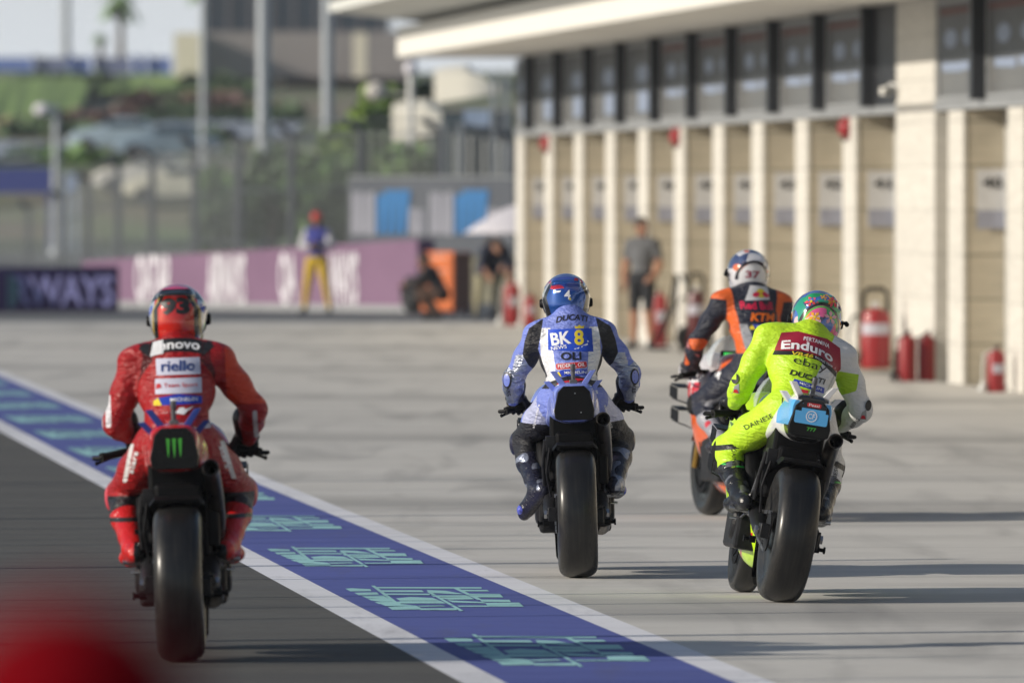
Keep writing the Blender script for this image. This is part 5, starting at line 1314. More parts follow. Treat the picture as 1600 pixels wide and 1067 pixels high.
# ------------------------------------------------------------ 3. right: neon yellow and white
neon = (.52, .80, .025); wht = (.74, .74, .74)
m_f3 = zone_mat('multicolour_fairing', (.55, .86, .02), [dict(col=(.75, .75, .75)), dict(col=(.10, .42, .80)), dict(col=(.60, .03, .04)), dict(col=(.02, .02, .02))], rough=.25, bump=0, coat=.6, wrinkle=False)
def fz3(P):
    x, y, z = P.T; t = z + .35 * (y - .8)
    return [.018 - abs(t - .36), .022 - abs(t - .31), .012 - abs(t - .22), .05 - abs(t - .46)]
m_p3 = flat('neon_paint', neon, .25, coat=.7, var=.05)
m_t3 = zone_mat('white_blue_tail', wht, [dict(col=(.10, .42, .80)), dict(col=(.012, .012, .012)), dict(col=(.012, .012, .012))], rough=.25, bump=0, coat=.6, wrinkle=False)
def tz3(P):
    x, y, z = P.T
    blue = np.minimum(.995 - z, np.minimum(z - .862 - .10 * np.maximum(0, abs(x) - .06), .16 - y)); blk_ = np.minimum(.862 - z + .15 * np.maximum(0, abs(x) - .06), .02 - y)
    return [blue, blk_, np.minimum(z - .993, np.minimum(.10 - abs(x) * 1.3, .0 - y))]
def marks3(rp, tl):
    SKY = flat('sky_blue_print', (.10, .42, .80), .35)
    patch_on(rp, [rrect(.165, .100, .1)], (0, .935), SKY, 'blue_panel', step=.03)
    patch_on(rp, [[(-.070, -.016), (.070, -.016), (.060, .018), (-.060, .018)]], (0, .978), K, 'black_panel', off=.002)
    patch_on(rp, [rrect(.070, .020, .3)], (.005, .980), RD, 'red_patch', off=.003); label_on(rp, 'Pessi', (.005, .980), .013, .052, W, .01, off=.004)
    n = 28; ro, ri = .028, .0235
    patch_on(rp, [[(ro * math.cos(a), ro * math.sin(a)), (ro * math.cos(b), ro * math.sin(b)), (ri * math.cos(b), ri * math.sin(b)), (ri * math.cos(a), ri * math.sin(a))] for a, b in ((2 * math.pi * k / n, 2 * math.pi * (k + 1) / n) for k in range(n))], (0, .925), W, 'ring_emblem', off=.003)
    label_on(rp, 'CF', (0, .925), .026, .034, W, .012, off=.003)
    label_on(rp, '777', (.01, .862), .018, .045, m_grn, .02, off=.003)
    label_on(tl, '46', (.098, .905), .035, .022, W, .01, off=.003)
L3 = dict(fairing_mat=m_f3, fairing_zones=fz3, tank_mat=m_p3, tail_mat=m_t3, tail_zones=tz3, rear_mat=flat('matt_black', (.008, .008, .008), .4, spec=.2), tail_h=1.12, fin_mat=flat('white_fin', (.72, .70, .72), .35), rear_marks=marks3)
M3 = bikeM(1215, 940.5, .004, 6.0, 9.3)
motorcycle('leaning motorcycle with white and sky blue tail, nearest on the right', M3, L3)
J3 = jm(head=(.075, .82, 1.405), neck=(.04, .71, 1.285), chest=(.012, .60, 1.17), sh_l=(-.165, .70, 1.275), sh_r=(.215, .68, 1.235), el_l=(-.262, .66, 1.02), wr_l=(-.262, .84, .93), hand_l=(-.262, .975, .893), el_r=(.352, .72, 1.00), wr_r=(.300, .91, .905), kn_l=(-.275, .80, .70), pelvis=(0.0, .37, .94))
def z3(P, g):
    x, y, z = P.T; ax_ = abs(x)
    w_ = x - .0 - np.maximum(0, z - .97) * .42; w_ = np.minimum(w_, .2)
    gp = np.minimum(np.minimum(1.17 - z, z - 1.06 - .5 * (x - .25)), .305 - x); gp = np.where((x > .19) & (g['arm'] < .05), gp, -.05)
    kb = np.where((g['shin'] < .05) & (ax_ > .1), np.minimum(.014 - abs(z - .735 + .3 * (ax_ - .2)), .0 + .9 - y), -.05)
    gr = np.where(x > .02, np.minimum(.005 - abs(x - .10 - np.maximum(0, z - .97) * .38), 1.2 - z), -.05)
    return [w_, gp, kb, gr]
zl3 = [dict(col=(.70, .70, .71)), dict(col=(.38, .60, .02)), dict(col=(.012, .012, .012)), dict(col=(.45, .46, .48))]
m_bt3 = zone_mat('black_boot_green_piping', (.015, .015, .017), [dict(col=(.05, .50, .08)), dict(col=(.20, .20, .22), metal=.5)], rough=.2, bump=.3, wrinkle=False)
def bz3(P, g): return [np.minimum(.004 - abs(P[:, 2] - .625), .0 + 1), np.minimum(rand_blobs(P, 8, 70, .5), P[:, 2] - .5)]
FL = [((.02, .35, .12), 5, .15), ((.70, .10, .28), 12, .25), ((.75, .30, .03), 17, .35), ((.05, .15, .50), 23, .35), ((.75, .50, .55), 29, .55), ((.02, .30, .20), 33, .40)]
def hz3(P, g):
    x, y, z = P.T
    o_ = [rand_blobs(P, s_, 52, t) for c, s_, t in FL]
    arc_ = np.minimum(.007 - abs(np.hypot(x, (z + .06) * .95) - .100), np.minimum(.02 - y, z + .07))
    return o_ + [arc_, np.minimum(.004 - abs(np.hypot(x, (z + .06) * .95) - .088), np.minimum(.02 - y, z + .07))]
m_h3 = zone_mat('floral_helmet', (.06, .06, .16), [dict(col=c) for c, _, _ in FL] + [dict(col=(.012, .012, .014)), dict(col=(.05, .45, .05))], rough=.12, bump=0, coat=1.0, wrinkle=False)
def hm3(o):
    bv = bvh_of(o)
    for (cx, cz, c, r_, n_) in ((-.035, -.022, flat('flower_orange', (.85, .38, .02), .4), .030, 5), (.045, -.015, flat('flower_pink', (.80, .42, .50), .4), .036, 5), (-.06, .055, flat('flower_red', (.72, .06, .10), .4), .026, 5), (.05, .065, bpy.data.materials['flower_red'], .03, 5), (0, .08, bpy.data.materials['flower_orange'], .02, 5), (-.015, -.055, bpy.data.materials['flower_pink'], .025, 5)):
        pt = []
        for k in range(n_):
            a_ = 2 * math.pi * k / n_ + cx * 9; pt.append([(0, 0), (r_ * .7 * math.cos(a_ - .38), r_ * .7 * math.sin(a_ - .38)), (r_ * math.cos(a_), r_ * math.sin(a_)), (r_ * .7 * math.cos(a_ + .38), r_ * .7 * math.sin(a_ + .38))])
        patch_on(o, pt, (cx, cz), c, 'flower', bv=bv, off=.002); patch_on(o, [circ(0, 0, r_ * .2, n=8)], (cx, cz), YL, 'flower_centre', bv=bv, off=.003)
    MB().tube([(.128, .0, .0), (.150, -.01, .0), (.150, -.03, -.012)], [.008, .010, .012], 10).build('helmet_camera', m_black, o, smooth=True)
def mk3(o, bv):
    DR = flat('print_dark_red', (.30, .012, .035), .45)
    rt = -.17
    patch_on(o, [[(-.15, .040), (-.07, .068), (.08, .068), (.152, .040), (.182, -.060), (.165, -.088), (.06, -.03), (-.05, -.025), (-.165, -.055)]], (.03, 1.258), DR, 'shoulder_panel', bv=bv, rot=rt * .55, step=.015)
    patch_on(o, [[(-.165, -.055), (-.05, -.025), (.06, -.03), (.165, -.088), (.155, -.105), (.05, -.05), (-.05, -.045), (-.172, -.078)]], (.03, 1.258), K, 'black_panel', bv=bv, rot=rt * .55, step=.015)
    label_on(o, 'PERTAMINA', (.062, 1.297), .020, .135, W, .012, arc=1.3, rot=rt * .8, bv=bv, off=.0035)
    label_on(o, 'Enduro', (.022, 1.262), .045, .260, W, .03, arc=1.5, rot=rt * .6, bv=bv, off=.0035)
    label_on(o, 'VR46', (-.010, 1.220), .018, .105, YL, .02, rot=0, bv=bv, off=.0035, shear=.2); label_on(o, 'RACING TEAM', (.10, 1.202), .010, .10, W, .006, rot=rt * 2, bv=bv, off=.0035)
    label_on(o, 'ebay', (.032, 1.175), .048, .170, K, -.004, rot=rt * .8, bv=bv)
    label_on(o, 'DUCATI', (.025, 1.115), .028, .185, K, .025, rot=rt * .7, bv=bv, shear=.2)
    patch_on(o, [[(-.082, -.014), (.085, -.014), (.085, .014), (-.075, .014)]], (.028, 1.072), BL, 'label_patch', bv=bv, rot=rt * .8, step=.015); label_on(o, 'MICHELIN', (.038, 1.070), .014, .115, W, .012, bv=bv, off=.0035, rot=rt * .8)
    patch_on(o, [[(-.03, .02), (.03, .02), (.02, -.03), (0, -.045), (-.02, -.03)]], (-.005, 1.03), RD, 'red_emblem', bv=bv)
    label_on(o, 'DAINESE', (-.250, .650), .020, .115, K, .006, rot=R(-84), bv=bv); label_on(o, 'DAINESE', (-.185, .86), .022, .13, K, 0.0, rot=R(40), bv=bv); label_on(o, 'DAINESE', (.262, .64), .020, .13, K, .006, rot=R(82), bv=bv)
    label_on(o, 'air', (.085, .99), .014, .04, K, .005, bv=bv); label_on(o, 'D', (-.09, .98), .03, .022, K, 0, bv=bv); label_on(o, 'S', (-.10, .93), .03, .022, m_grn, .02, bv=bv)
    label_on(o, 'BERG', (.335, .93), .018, .05, K, .004, rot=R(70), bv=bv)
    for sg, cx, cz in ((-1, -.292, 1.0), (1, .365, .975)):
        patch_on(o, [[(-.016, -.022), (.016, -.018), (.006, .030), (-.012, .014)]], (cx, cz), m_grey, 'elbow_badge', bv=bv, off=.002); patch_on(o, [[(-.012, -.018), (.012, -.016), (.002, .0), (-.010, -.002)]], (cx, cz), RD, 'red_patch', bv=bv, off=.003)
        patch_on(o, [circ(0, 0, .015, .026, 16)], (cx + sg * .012, cz + .05), K, 'elbow_slider', bv=bv, off=.006)
rider('rider in neon yellow and white leathers leaning right on the nearest right motorcycle', M3, J3, neon, zl3, z3, dict(mat=m_gl1), dict(mat=m_bt3, zones=bz3, slider=m_rubber), dict(mat=m_h3, zones=hz3, marks=hm3, rot=(-14, 2, -2)), mk3,
      ((-.225, .585, .425), (.225, .585, .425)), hump=.95, rough=.45, girth=1.04, bump=.19)

# ------------------------------------------------------------ 4. behind: navy and orange, angled to the left
orng = (.72, .12, .015); navy = (.012, .015, .032)
m_f4 = zone_mat('orange_fairing', orng, [dict(col=(.022, .03, .07)), dict(col=(.70, .68, .70)), dict(col=(.60, .03, .05)), dict(col=(.75, .50, .03)), dict(col=(.22, .22, .25))], rough=.25, bump=0, coat=.6, wrinkle=False)
def fz4(P):
    x, y, z = P.T; t = z - .9 * (y - 1.0)
    return [.03 - abs(t - .30), np.minimum(z - .70 + .2 * (y - 1), t * 0 + .3), np.minimum(.028 - abs(z - .80), .04 - abs((y * 9) % 1 - .5) / 9 + .0), np.minimum(z - 1.9, 1), np.minimum(.022 - abs(t - .16), .3)]
def fmk4(fa):
    bv = bvh_of(fa)
    label_on(fa, 'KTM', (-.05 - .0, .90, .40), .12, .30, K, .03, rot=R(0), direction=(1, 0, 0), bv=bv, step=.02, shear=.3)
    label_on(fa, 'Red Bull', (-.05, 1.12, .76), .075, .24, RD, .03, direction=(1, 0, 0), bv=bv, step=.02)
m_p4 = flat('orange_paint', orng, .25, coat=.7, var=.05)
m_dashg = mat('dash_green', (.02, .4, .05), .5); _b = m_dashg.node_tree.nodes['Principled BSDF']; _b.inputs['Emission Color'].default_value = (.05, .9, .15, 1); _b.inputs['Emission Strength'].default_value = .8
L4 = dict(fairing_mat=m_f4, fairing_zones=fz4, fairing_marks=fmk4, tank_mat=m_p4, tail_mat=flat('navy_paint', navy, .25, coat=.6), rear_mat=bpy.data.materials['matt_black'], fin_mat=bpy.data.materials['matt_black'], fins=False, wing=.055, dash_mat=m_dashg)
M4 = bikeM(1203, 814.5, .004, 14.0, 2.2)
motorcycle('orange and navy motorcycle turned left, mostly hidden behind the neon rider', M4, L4)
J4 = jm(pelvis=(0, .37, .96), chest=(0, .55, 1.23), neck=(0, .65, 1.37), head=(0, .72, 1.515), sh_l=(-.19, .62, 1.325), sh_r=(.19, .62, 1.325), el_l=(-.315, .70, 1.08), el_r=(.32, .72, 1.09), wr_l=(-.305, .90, .925), wr_r=(.305, .90, .925))
def z4(P, g):
    x, y, z = P.T; ax_ = abs(x)
    strap = np.minimum(.022 - abs(ax_ - .155 + .12 * (1.3 - z)), np.minimum(z - 1.02, g['arm'] * 0 + 1)); strap = np.where(g['torso'] < .04, strap, -.05)
    sh = np.minimum(z - 1.345 - .1 * (ax_ - .2), ax_ - .165)
    fore = np.where((g['fore'] < .02) & (z < 1.10), rand_blobs(P, 6, 24, .15), -.05)
    grey = np.where((g['torso'] < .03), np.minimum(.036 - abs(ax_ - .098 + .3 * (1.15 - z)), 1.20 - z), -.05)
    leg = np.where(g['thigh'] < .03, rand_blobs(P, 7, 16, .1), -.05)
    wrr = np.where((g['fore'] < .02), rand_blobs(P, 16, 40, .7), -.05)
    return [grey, strap, sh, fore, leg, wrr]
zl4 = [dict(col=(.30, .31, .34)), dict(col=orng), dict(col=orng), dict(col=orng), dict(col=(.36, .36, .39)), dict(col=(.6, .2, .2))]
m_h4 = zone_mat('white_navy_helmet', (.62, .62, .66), [dict(col=(.05, .07, .16)), dict(col=(.65, .14, .05)), dict(col=(.02, .02, .03)), dict(col=(.62, .62, .64))], rough=.15, bump=0, coat=1.0, wrinkle=False)
def hz4(P, g):
    x, y, z = P.T
    return [np.minimum(rand_blobs(P, 13, 44, .25), z - .02), np.minimum(rand_blobs(P, 14, 40, .6), z + .0), np.minimum(.009 - abs(np.hypot(x, z + .035) - .095), np.minimum(-y, z + .05)), .084 - np.hypot(x, z + .035) + np.where(y > 0, -1, 0)]
m_gl4 = zone_mat('grey_white_glove', (.42, .41, .44), [dict(col=(.02, .02, .025))], rough=.5, bump=.3, wrinkle=False)
m_bt4 = zone_mat('grey_boot', (.30, .30, .34), [dict(col=(.02, .02, .03)), dict(col=(.5, .03, .05))], rough=.3, bump=.3, wrinkle=False)
def mk4(o, bv):
    RB = flat('print_cherry', (.62, .02, .07), .45); OR = flat('print_orange', (.80, .16, .01), .45); LG = flat('print_pale_grey', (.62, .62, .64), .5)
    patch_on(o, [[(-.07, -.04), (.09, -.03), (.085, .05), (-.03, .055)]], (.0, 1.385), LG, 'label_patch', bv=bv, step=.015)
    patch_on(o, [circ(0, 0, .030, .028, 18)], (.032, 1.392), YL, 'sun_emblem', bv=bv, off=.003)
    patch_on(o, [[(-.055, -.012), (-.03, -.018), (-.012, -.004), (-.006, .012), (-.03, .016), (-.05, .004)], [(.055, -.012), (.03, -.018), (.012, -.004), (.006, .012), (.03, .016), (.05, .004)]], (.032, 1.384), RB, 'bull_emblem', bv=bv, off=.0045)
    label_on(o, 'Red Bull', (.0, 1.315), .050, .205, RB, .03, bv=bv, off=.003)
    label_on(o, 'KTM', (.025, 1.245), .052, .165, OR, .04, shear=.25, bv=bv, off=.003)
    patch_on(o, [[(-.07, -.016), (.08, -.016), (.08, .016), (-.065, .016)]], (.02, 1.185), BL, 'label_patch', bv=bv, step=.015); label_on(o, 'MICHELIN', (.03, 1.185), .016, .105, W, .012, bv=bv, off=.0035)
    patch_on(o, [[(-.018, -.016), (.014, -.016), (.0, .012), (-.018, .0)]], (-.045, 1.183), YL, 'yellow_flash', bv=bv, off=.0035)
    label_on(o, 'KTM', (-.10, .55, .90), .05, .15, W, .02, direction=(1, 0, 0), bv=bv, off=.003, rot=R(-20))
    patch_on(o, [circ(0, 0, .022, .022, 14)], (-.1, .64, .92), YL, 'sun_emblem', bv=bv, direction=(1, 0, 0), off=.003)
def hm4(o):
    bv = bvh_of(o); label_on(o, '37', (-.005, -.018), .045, .09, flat('print_maroon', (.28, .02, .06), .4), .03, bv=bv, off=.002)
    MB().tube([(-.126, .0, -.005), (-.150, -.01, -.008), (-.152, -.03, -.015)], [.008, .010, .012], 10).build('helmet_camera', m_black, o, smooth=True)
rider('rider in navy and orange leathers sitting upright behind the neon rider', M4, J4, navy, zl4, z4, dict(mat=m_gl4, zones=lambda P, g: [np.minimum(-.03 - P[:, 1], 1)]), dict(mat=m_bt4, zones=lambda P, g: [rand_blobs(P, 2, 30, .1), rand_blobs(P, 9, 40, 1.0)], slider=m_rubber), dict(mat=m_h4, zones=hz4, marks=hm4, rot=(-4, -2, 0)), mk4,
      ((-.225, .585, .425), (.225, .585, .425)), hump=.9)
# ============================================================ PEOPLE ON FOOT
def person_on_foot(px, py, label, J, cols, group='people on foot in the pit lane', rz=0, vox=.014, hair=None, cap=None, girth=1.0, Yf=None, loc=None):
    """J in person coordinates: x right, y facing direction, z up."""
    g = loc or gnd(px, py, .004); M = Matrix.Translation(g) @ Matrix.Rotation(R(rz), 4, 'Z')
    P = body_prims(J, girth=girth)
    hd = V3(*J['head']); fd = V3(*J.get('look', (0, 1, 0))); sd = np.cross(fd, (0, 0, 1)); sd /= np.linalg.norm(sd); upv = np.cross(sd, fd)
    A = np.stack([sd, fd, upv], 1); q = lambda a, b, c: hd + sd * a + fd * b + upv * c
    P += [('head', 'e', q(0, 0, .02), (.077, .096, .105), A), ('head', 'e', q(0, .03, -.05), (.055, .065, .06), A), ('head', 'c', q(0, .088, .005), q(0, .112, -.022), .010, .015),
          ('head', 'e', q(-.076, -.005, -.01), (.012, .022, .032), A), ('head', 'e', q(.076, -.005, -.01), (.012, .022, .032), A), ('head', 'c', q(-.02, .088, -.058), q(.02, .088, -.058), .009, .009),
          ('-eye', 'e', q(-.032, .108, .015), (.016, .014, .010), A), ('-eye', 'e', q(.032, .108, .015), (.016, .014, .010), A)]
    skin = cols['skin']; parts = cols['zones']
    zl = [dict(col=c) for c, _ in parts] + [dict(col=skin), dict(col=(.03, .02, .02))]
    def zf(P_, g_):
        out = [np.asarray(f(P_, g_) + P_[:, 0] * 0) for _, f in parts]; tor = np.minimum(np.minimum(g_['torso'], g_['arm']), 9)
        out.append(np.where(P_[:, 2] > J['neck'][2] - .05, g_['torso'] - g_['head'] + .02, -.05) if J.get('up', True) else g_['torso'] - g_['head'] + .01)
        e1 = np.linalg.norm(P_ - q(-.032, .09, .015), axis=1); e2 = np.linalg.norm(P_ - q(.032, .09, .015), axis=1)
        out.append(.014 - np.minimum(e1, e2)); return out
    o = sdf_mesh('person', P, vox, zone_mat('clothing', cols['base'], zl, rough=.8, bump=.25), None, k=.03, zones=zf, smooth_it=1)
    o.matrix_world = M; tag(o, label, 'person', group)
    sk = mat('skin_%d' % int(skin[0] * 1000), skin, .55)
    for s_, sg in (('l', -1), ('r', 1)):
        wr, hn, el = Vector(J['wr_' + s_]), Vector(J['hand_' + s_]), Vector(J['el_' + s_])
        PP = [pr for pr in hand_prims(False)]; PP = [p for i, p in enumerate(PP) if i != 2]
        ho = sdf_mesh('hand', PP, .005, cols.get('glove', sk), o, k=.008, smooth_it=1, mirror=(s_ == 'r'))
        fwd = (hn - wr).normalized(); ref = Vector((1, .2, 0)) if abs(fwd.z) > .7 else Vector((0, -.1, 1)); Z = ref * (-sg if abs(fwd.z) > .7 else 1); X = fwd.cross(Z).normalized(); Z = X.cross(fwd).normalized()
        ho.matrix_local = Matrix(((X.x, fwd.x, Z.x, hn.x), (X.y, fwd.y, Z.y, hn.y), (X.z, fwd.z, Z.z, hn.z), (0, 0, 0, 1)))
        an = V3(*J['an_' + s_]); t = V3(*J.get('toe_' + s_, (an[0] + sg * .04, an[1] + .17, .03)))
        sdf_mesh('shoe', [('a', 'c', an + V3(0, 0, -.005), an + V3(0, -.03, -.04), .046, .034), ('a', 'c', an + V3(0, -.035, -.045), t * .7 + an * .3 + V3(0, 0, -.015), .034, .040), ('a', 'c', t * .7 + an * .3 + V3(0, 0, -.015), t, .040, .030)], .009, cols.get('shoe', m_rubber), o, k=.015, smooth_it=1)
    if hair:
        sdf_mesh('hair', [('h', 'e', q(0, -.012, .040), (.084, .098, .098), A), ('h', 'e', q(0, -.05, -.01), (.070, .058, .07), A), ('-f', 'e', q(0, .10, -.04), (.09, .07, .105), A)], .007, hair, o, k=.02, smooth_it=1)
    if cap:
        sdf_mesh('cap', [('h', 'e', q(0, -.004, .050), (.090, .106, .088), A), ('h', 'e', q(0, .135, .035), (.058, .070, .010), A), ('-f', 'e', q(0, .0, -.065), (.12, .115, .085), A)], .005, cap, o, k=.015, smooth_it=1)
    return o
def stand(h=1.75, spread=.11, **k):
    s_ = h / 1.75
    d = dict(pelvis=(0, 0, .97), chest=(0, -.01, 1.27), neck=(0, -.02, 1.46), head=(0, .01, 1.625), sh_l=(-.185, -.02, 1.40), sh_r=(.185, -.02, 1.40), el_l=(-.235, -.03, 1.13), el_r=(.235, -.03, 1.13),
             wr_l=(-.245, .03, .90), wr_r=(.245, .03, .90), hand_l=(-.245, .05, .83), hand_r=(.245, .05, .83), hip_l=(-.09, 0, .92), hip_r=(.09, 0, .92), kn_l=(-spread, .02, .50), kn_r=(spread, .02, .50), an_l=(-spread - .02, -.02, .09), an_r=(spread + .02, -.02, .09))
    d.update(k); return {a: (tuple(x * s_ for x in v) if isinstance(v, tuple) and a != 'look' else v) for a, v in d.items()}
SKIN = (.42, .22, .14); SKD = (.20, .10, .06)
# grey T-shirt man
J = stand(1.70, .10, look=(-.75, .65, 0), wr_l=(-.20, .10, .95), hand_l=(-.17, .16, .93))
person_on_foot(1003, 545, 'man in grey T-shirt and black shorts standing by the pit building pillars', J, dict(base=(.13, .135, .145), skin=(.30, .15, .095), shoe=m_ink, zones=[
    ((.015, .017, .022), lambda P, g: 1.0 - P[:, 2] + np.where(g['arm'] + g['fore'] < .1, -9, 0)),
    (SKIN, lambda P, g: .50 - P[:, 2]), (SKIN, lambda P, g: np.where(np.minimum(g['arm'], g['fore']) < g['torso'], 1.17 - P[:, 2], -1))]), rz=160, hair=mat('dark_hair', (.02, .015, .012), .6))
# marshal
J = stand(1.70, .20, look=(-.4, -.9, 0), kn_l=(-.16, .02, .50), kn_r=(.16, .02, .50), an_l=(-.22, -.02, .09), an_r=(.22, -.02, .09), el_l=(-.27, .02, 1.16), el_r=(.27, .02, 1.16), wr_l=(-.08, .20, 1.18), wr_r=(.08, .20, 1.15), hand_l=(.0, .235, 1.20), hand_r=(.0, .24, 1.13))
J['look'] = (-.35, .93, 0)
person_on_foot(495, 490, 'marshal in blue vest, yellow trousers and red cap standing before the purple barrier', J, dict(base=(.05, .06, .30), skin=SKD, shoe=m_ink, zones=[
    ((.62, .42, .03), lambda P, g: .96 - P[:, 2]), ((.55, .54, .58), lambda P, g: np.where(np.minimum(g['arm'], g['fore']) < g['torso'], 1, -1)),
    ((.4, .4, .42), lambda P, g: .015 - abs(P[:, 2] - 1.12))]), rz=168, cap=flat('cap_red', (.50, .03, .03), .6))
# crouching crew
sq = dict(pelvis=(0, -.08, .42), chest=(0, .06, .66), neck=(0, .16, .82), head=(0, .24, .95), sh_l=(-.18, .12, .78), sh_r=(.18, .12, .78), el_l=(-.22, .30, .60), el_r=(.22, .30, .60), wr_l=(-.12, .48, .56), wr_r=(.12, .48, .56), hand_l=(-.10, .55, .55), hand_r=(.10, .55, .55),
          hip_l=(-.10, -.04, .40), hip_r=(.10, -.04, .40), kn_l=(-.17, .34, .48), kn_r=(.17, .34, .48), an_l=(-.13, .02, .10), an_r=(.13, .02, .10), look=(0, .95, -.3), up=False)
person_on_foot(684, 497, 'crouching mechanic in black with head down in front of the orange cabinet', sq, dict(base=(.018, .02, .026), skin=SKD, shoe=m_ink, zones=[((.09, .05, .035), lambda P, g: np.where(np.minimum(g['thigh'], g['shin']) < g['torso'], .3 - P[:, 1], -1))]), rz=70, hair=mat('dark_hair', (.02, .015, .012), .6), loc=gnd(684, 500, 0.0))
sq2 = dict(sq); sq2['head'] = (0, .26, .90)
person_on_foot(660, 495, 'crouching mechanic in pale grey shirt beside the right end of the purple barrier', sq2, dict(base=(.36, .36, .37), skin=SKIN, shoe=m_ink, zones=[((.015, .017, .02), lambda P, g: np.where(np.minimum(g['thigh'], g['shin']) < g['torso'], 1, -1))]), rz=-75, hair=mat('brown_hair', (.07, .035, .02), .6), loc=gnd(660, 492, 0.0))
# two bending over under the umbrella
bd = dict(pelvis=(0, -.12, .90), chest=(0, .12, 1.08), neck=(0, .28, 1.15), head=(0, .42, 1.18), sh_l=(-.18, .24, 1.12), sh_r=(.18, .24, 1.12), el_l=(-.24, .34, .88), el_r=(.24, .34, .88), wr_l=(-.18, .46, .72), wr_r=(.18, .46, .72), hand_l=(-.17, .50, .66), hand_r=(.17, .50, .66),
          hip_l=(-.09, -.10, .86), hip_r=(.09, -.10, .86), kn_l=(-.16, .0, .48), kn_r=(.16, .0, .48), an_l=(-.20, -.06, .09), an_r=(.20, -.06, .09), look=(0, .8, -.6), up=False)
nv = (.018, .024, .050)
person_on_foot(764, 500, 'crew member in navy top and khaki shorts bending forward left of the umbrella shade', bd, dict(base=nv, skin=SKIN, shoe=m_ink, zones=[((.36, .32, .20), lambda P, g: .72 - P[:, 2])]), rz=200, hair=mat('brown_hair', (.07, .035, .02), .6), loc=gnd(764, 500, 0.0))
person_on_foot(786, 498, 'crew member in dark navy bending beside the red extinguisher under the umbrella', bd, dict(base=(.016, .018, .03), skin=SKIN, shoe=m_ink, zones=[((.012, .014, .02), lambda P, g: .72 - P[:, 2])]), rz=150, hair=mat('dark_hair', (.02, .015, .012), .6), loc=gnd(787, 497, 0.0))
# person in a red cap close to the camera, only the cap reaches into the frame
fx = (110 - 800) * 7.7 / F
pc = person_on_foot(0, 0, 'person in a bright red cap very close at the bottom left, badly out of focus', stand(1.80, .12), dict(base=(.16, .003, .006), skin=SKIN, shoe=m_ink, zones=[((.02, .02, .025), lambda P, g: 1.0 - P[:, 2])]), group=None, rz=8, cap=flat('cap_bright_red', (.13, .001, .004), .9, spec=.05), loc=Vector((fx, 7.7, -.080)))

# ============================================================ PIT EQUIPMENT
def on_front(px, b=14.45): s_ = (px + 678) * math.cos(ALPHA) / b; Y = F / s_; return Vector(((px - 800) / s_, Y, .004))
m_lab = flat('pale_label', (.45, .44, .50), .5)
def lab_patch(e, r, z0, z1, half):
    n = 8; v = []; f = []
    for k in range(n + 1):
        a_ = -math.pi / 2 + half * (2 * k / n - 1); v += [((r + .002) * math.cos(a_), (r + .002) * math.sin(a_), z0), ((r + .002) * math.cos(a_), (r + .002) * math.sin(a_), z1)]
    for k in range(n): f.append((2 * k, 2 * k + 2, 2 * k + 3, 2 * k + 1))
    return MB().add(v, f).build('label', m_lab, e, smooth=True)
def portable(px, h, r, label, b=14.45, twin=False, horn=True):
    e = empty('fire_extinguisher', on_front(px, b), R(20)); tag(e, label, 'fire extinguisher', 'fire extinguishers along the pit building')
    for k, dx in enumerate((-r * .9, r * .9) if twin else (0,)):
        rr = r * (.8 if twin else 1)
        MB().lathe([(0, 0), (rr * .96, 0), (rr, .02), (rr, h * .80), (rr * .85, h * .88), (rr * .35, h * .93), (rr * .3, h * .97), (0, h * .97)], 28, Matrix.Translation((dx, 0, 0))).build('cylinder', m_red, e, smooth=True)
        if not twin: lab_patch(e, rr, h * .42, h * .62, .7)
        MB().box(dx - .012, dx + .012, -.09, .03, h * .97, h * 1.0).tube([(dx, .02, h * .98), (dx, -.08, h * 1.04), (dx, -.11, h * 1.03)], .008, 6).build('valve', m_black, e, bevel=.003)
        if horn: MB().tube([(dx, -.02, h * .96), (dx - rr * 1.4, -.02, h * .85), (dx - rr * 1.6, -.02, h * .45), (dx - rr * 1.5, -.02, h * .25)], .011, 8).tube([(dx - rr * 1.5, -.02, h * .26), (dx - rr * 1.7, -.02, h * .02)], [.015, .045], 12).build('hose', m_rubber if twin else m_alu, e, smooth=True)
portable(800, .70, .125, 'tall red extinguisher at the far end of the pit building, beside the crew')
portable(828, .52, .10, 'small red extinguisher with pale label, second from the far end of the building')
portable(1030, .74, .10, 'tall red extinguisher right behind the man in the grey T-shirt')
portable(1433, .53, .125, 'pair of red cylinders standing at the foot of the wide stone pier', twin=True)
portable(1556, .46, .095, 'small red extinguisher with white label and silver hose at far right')
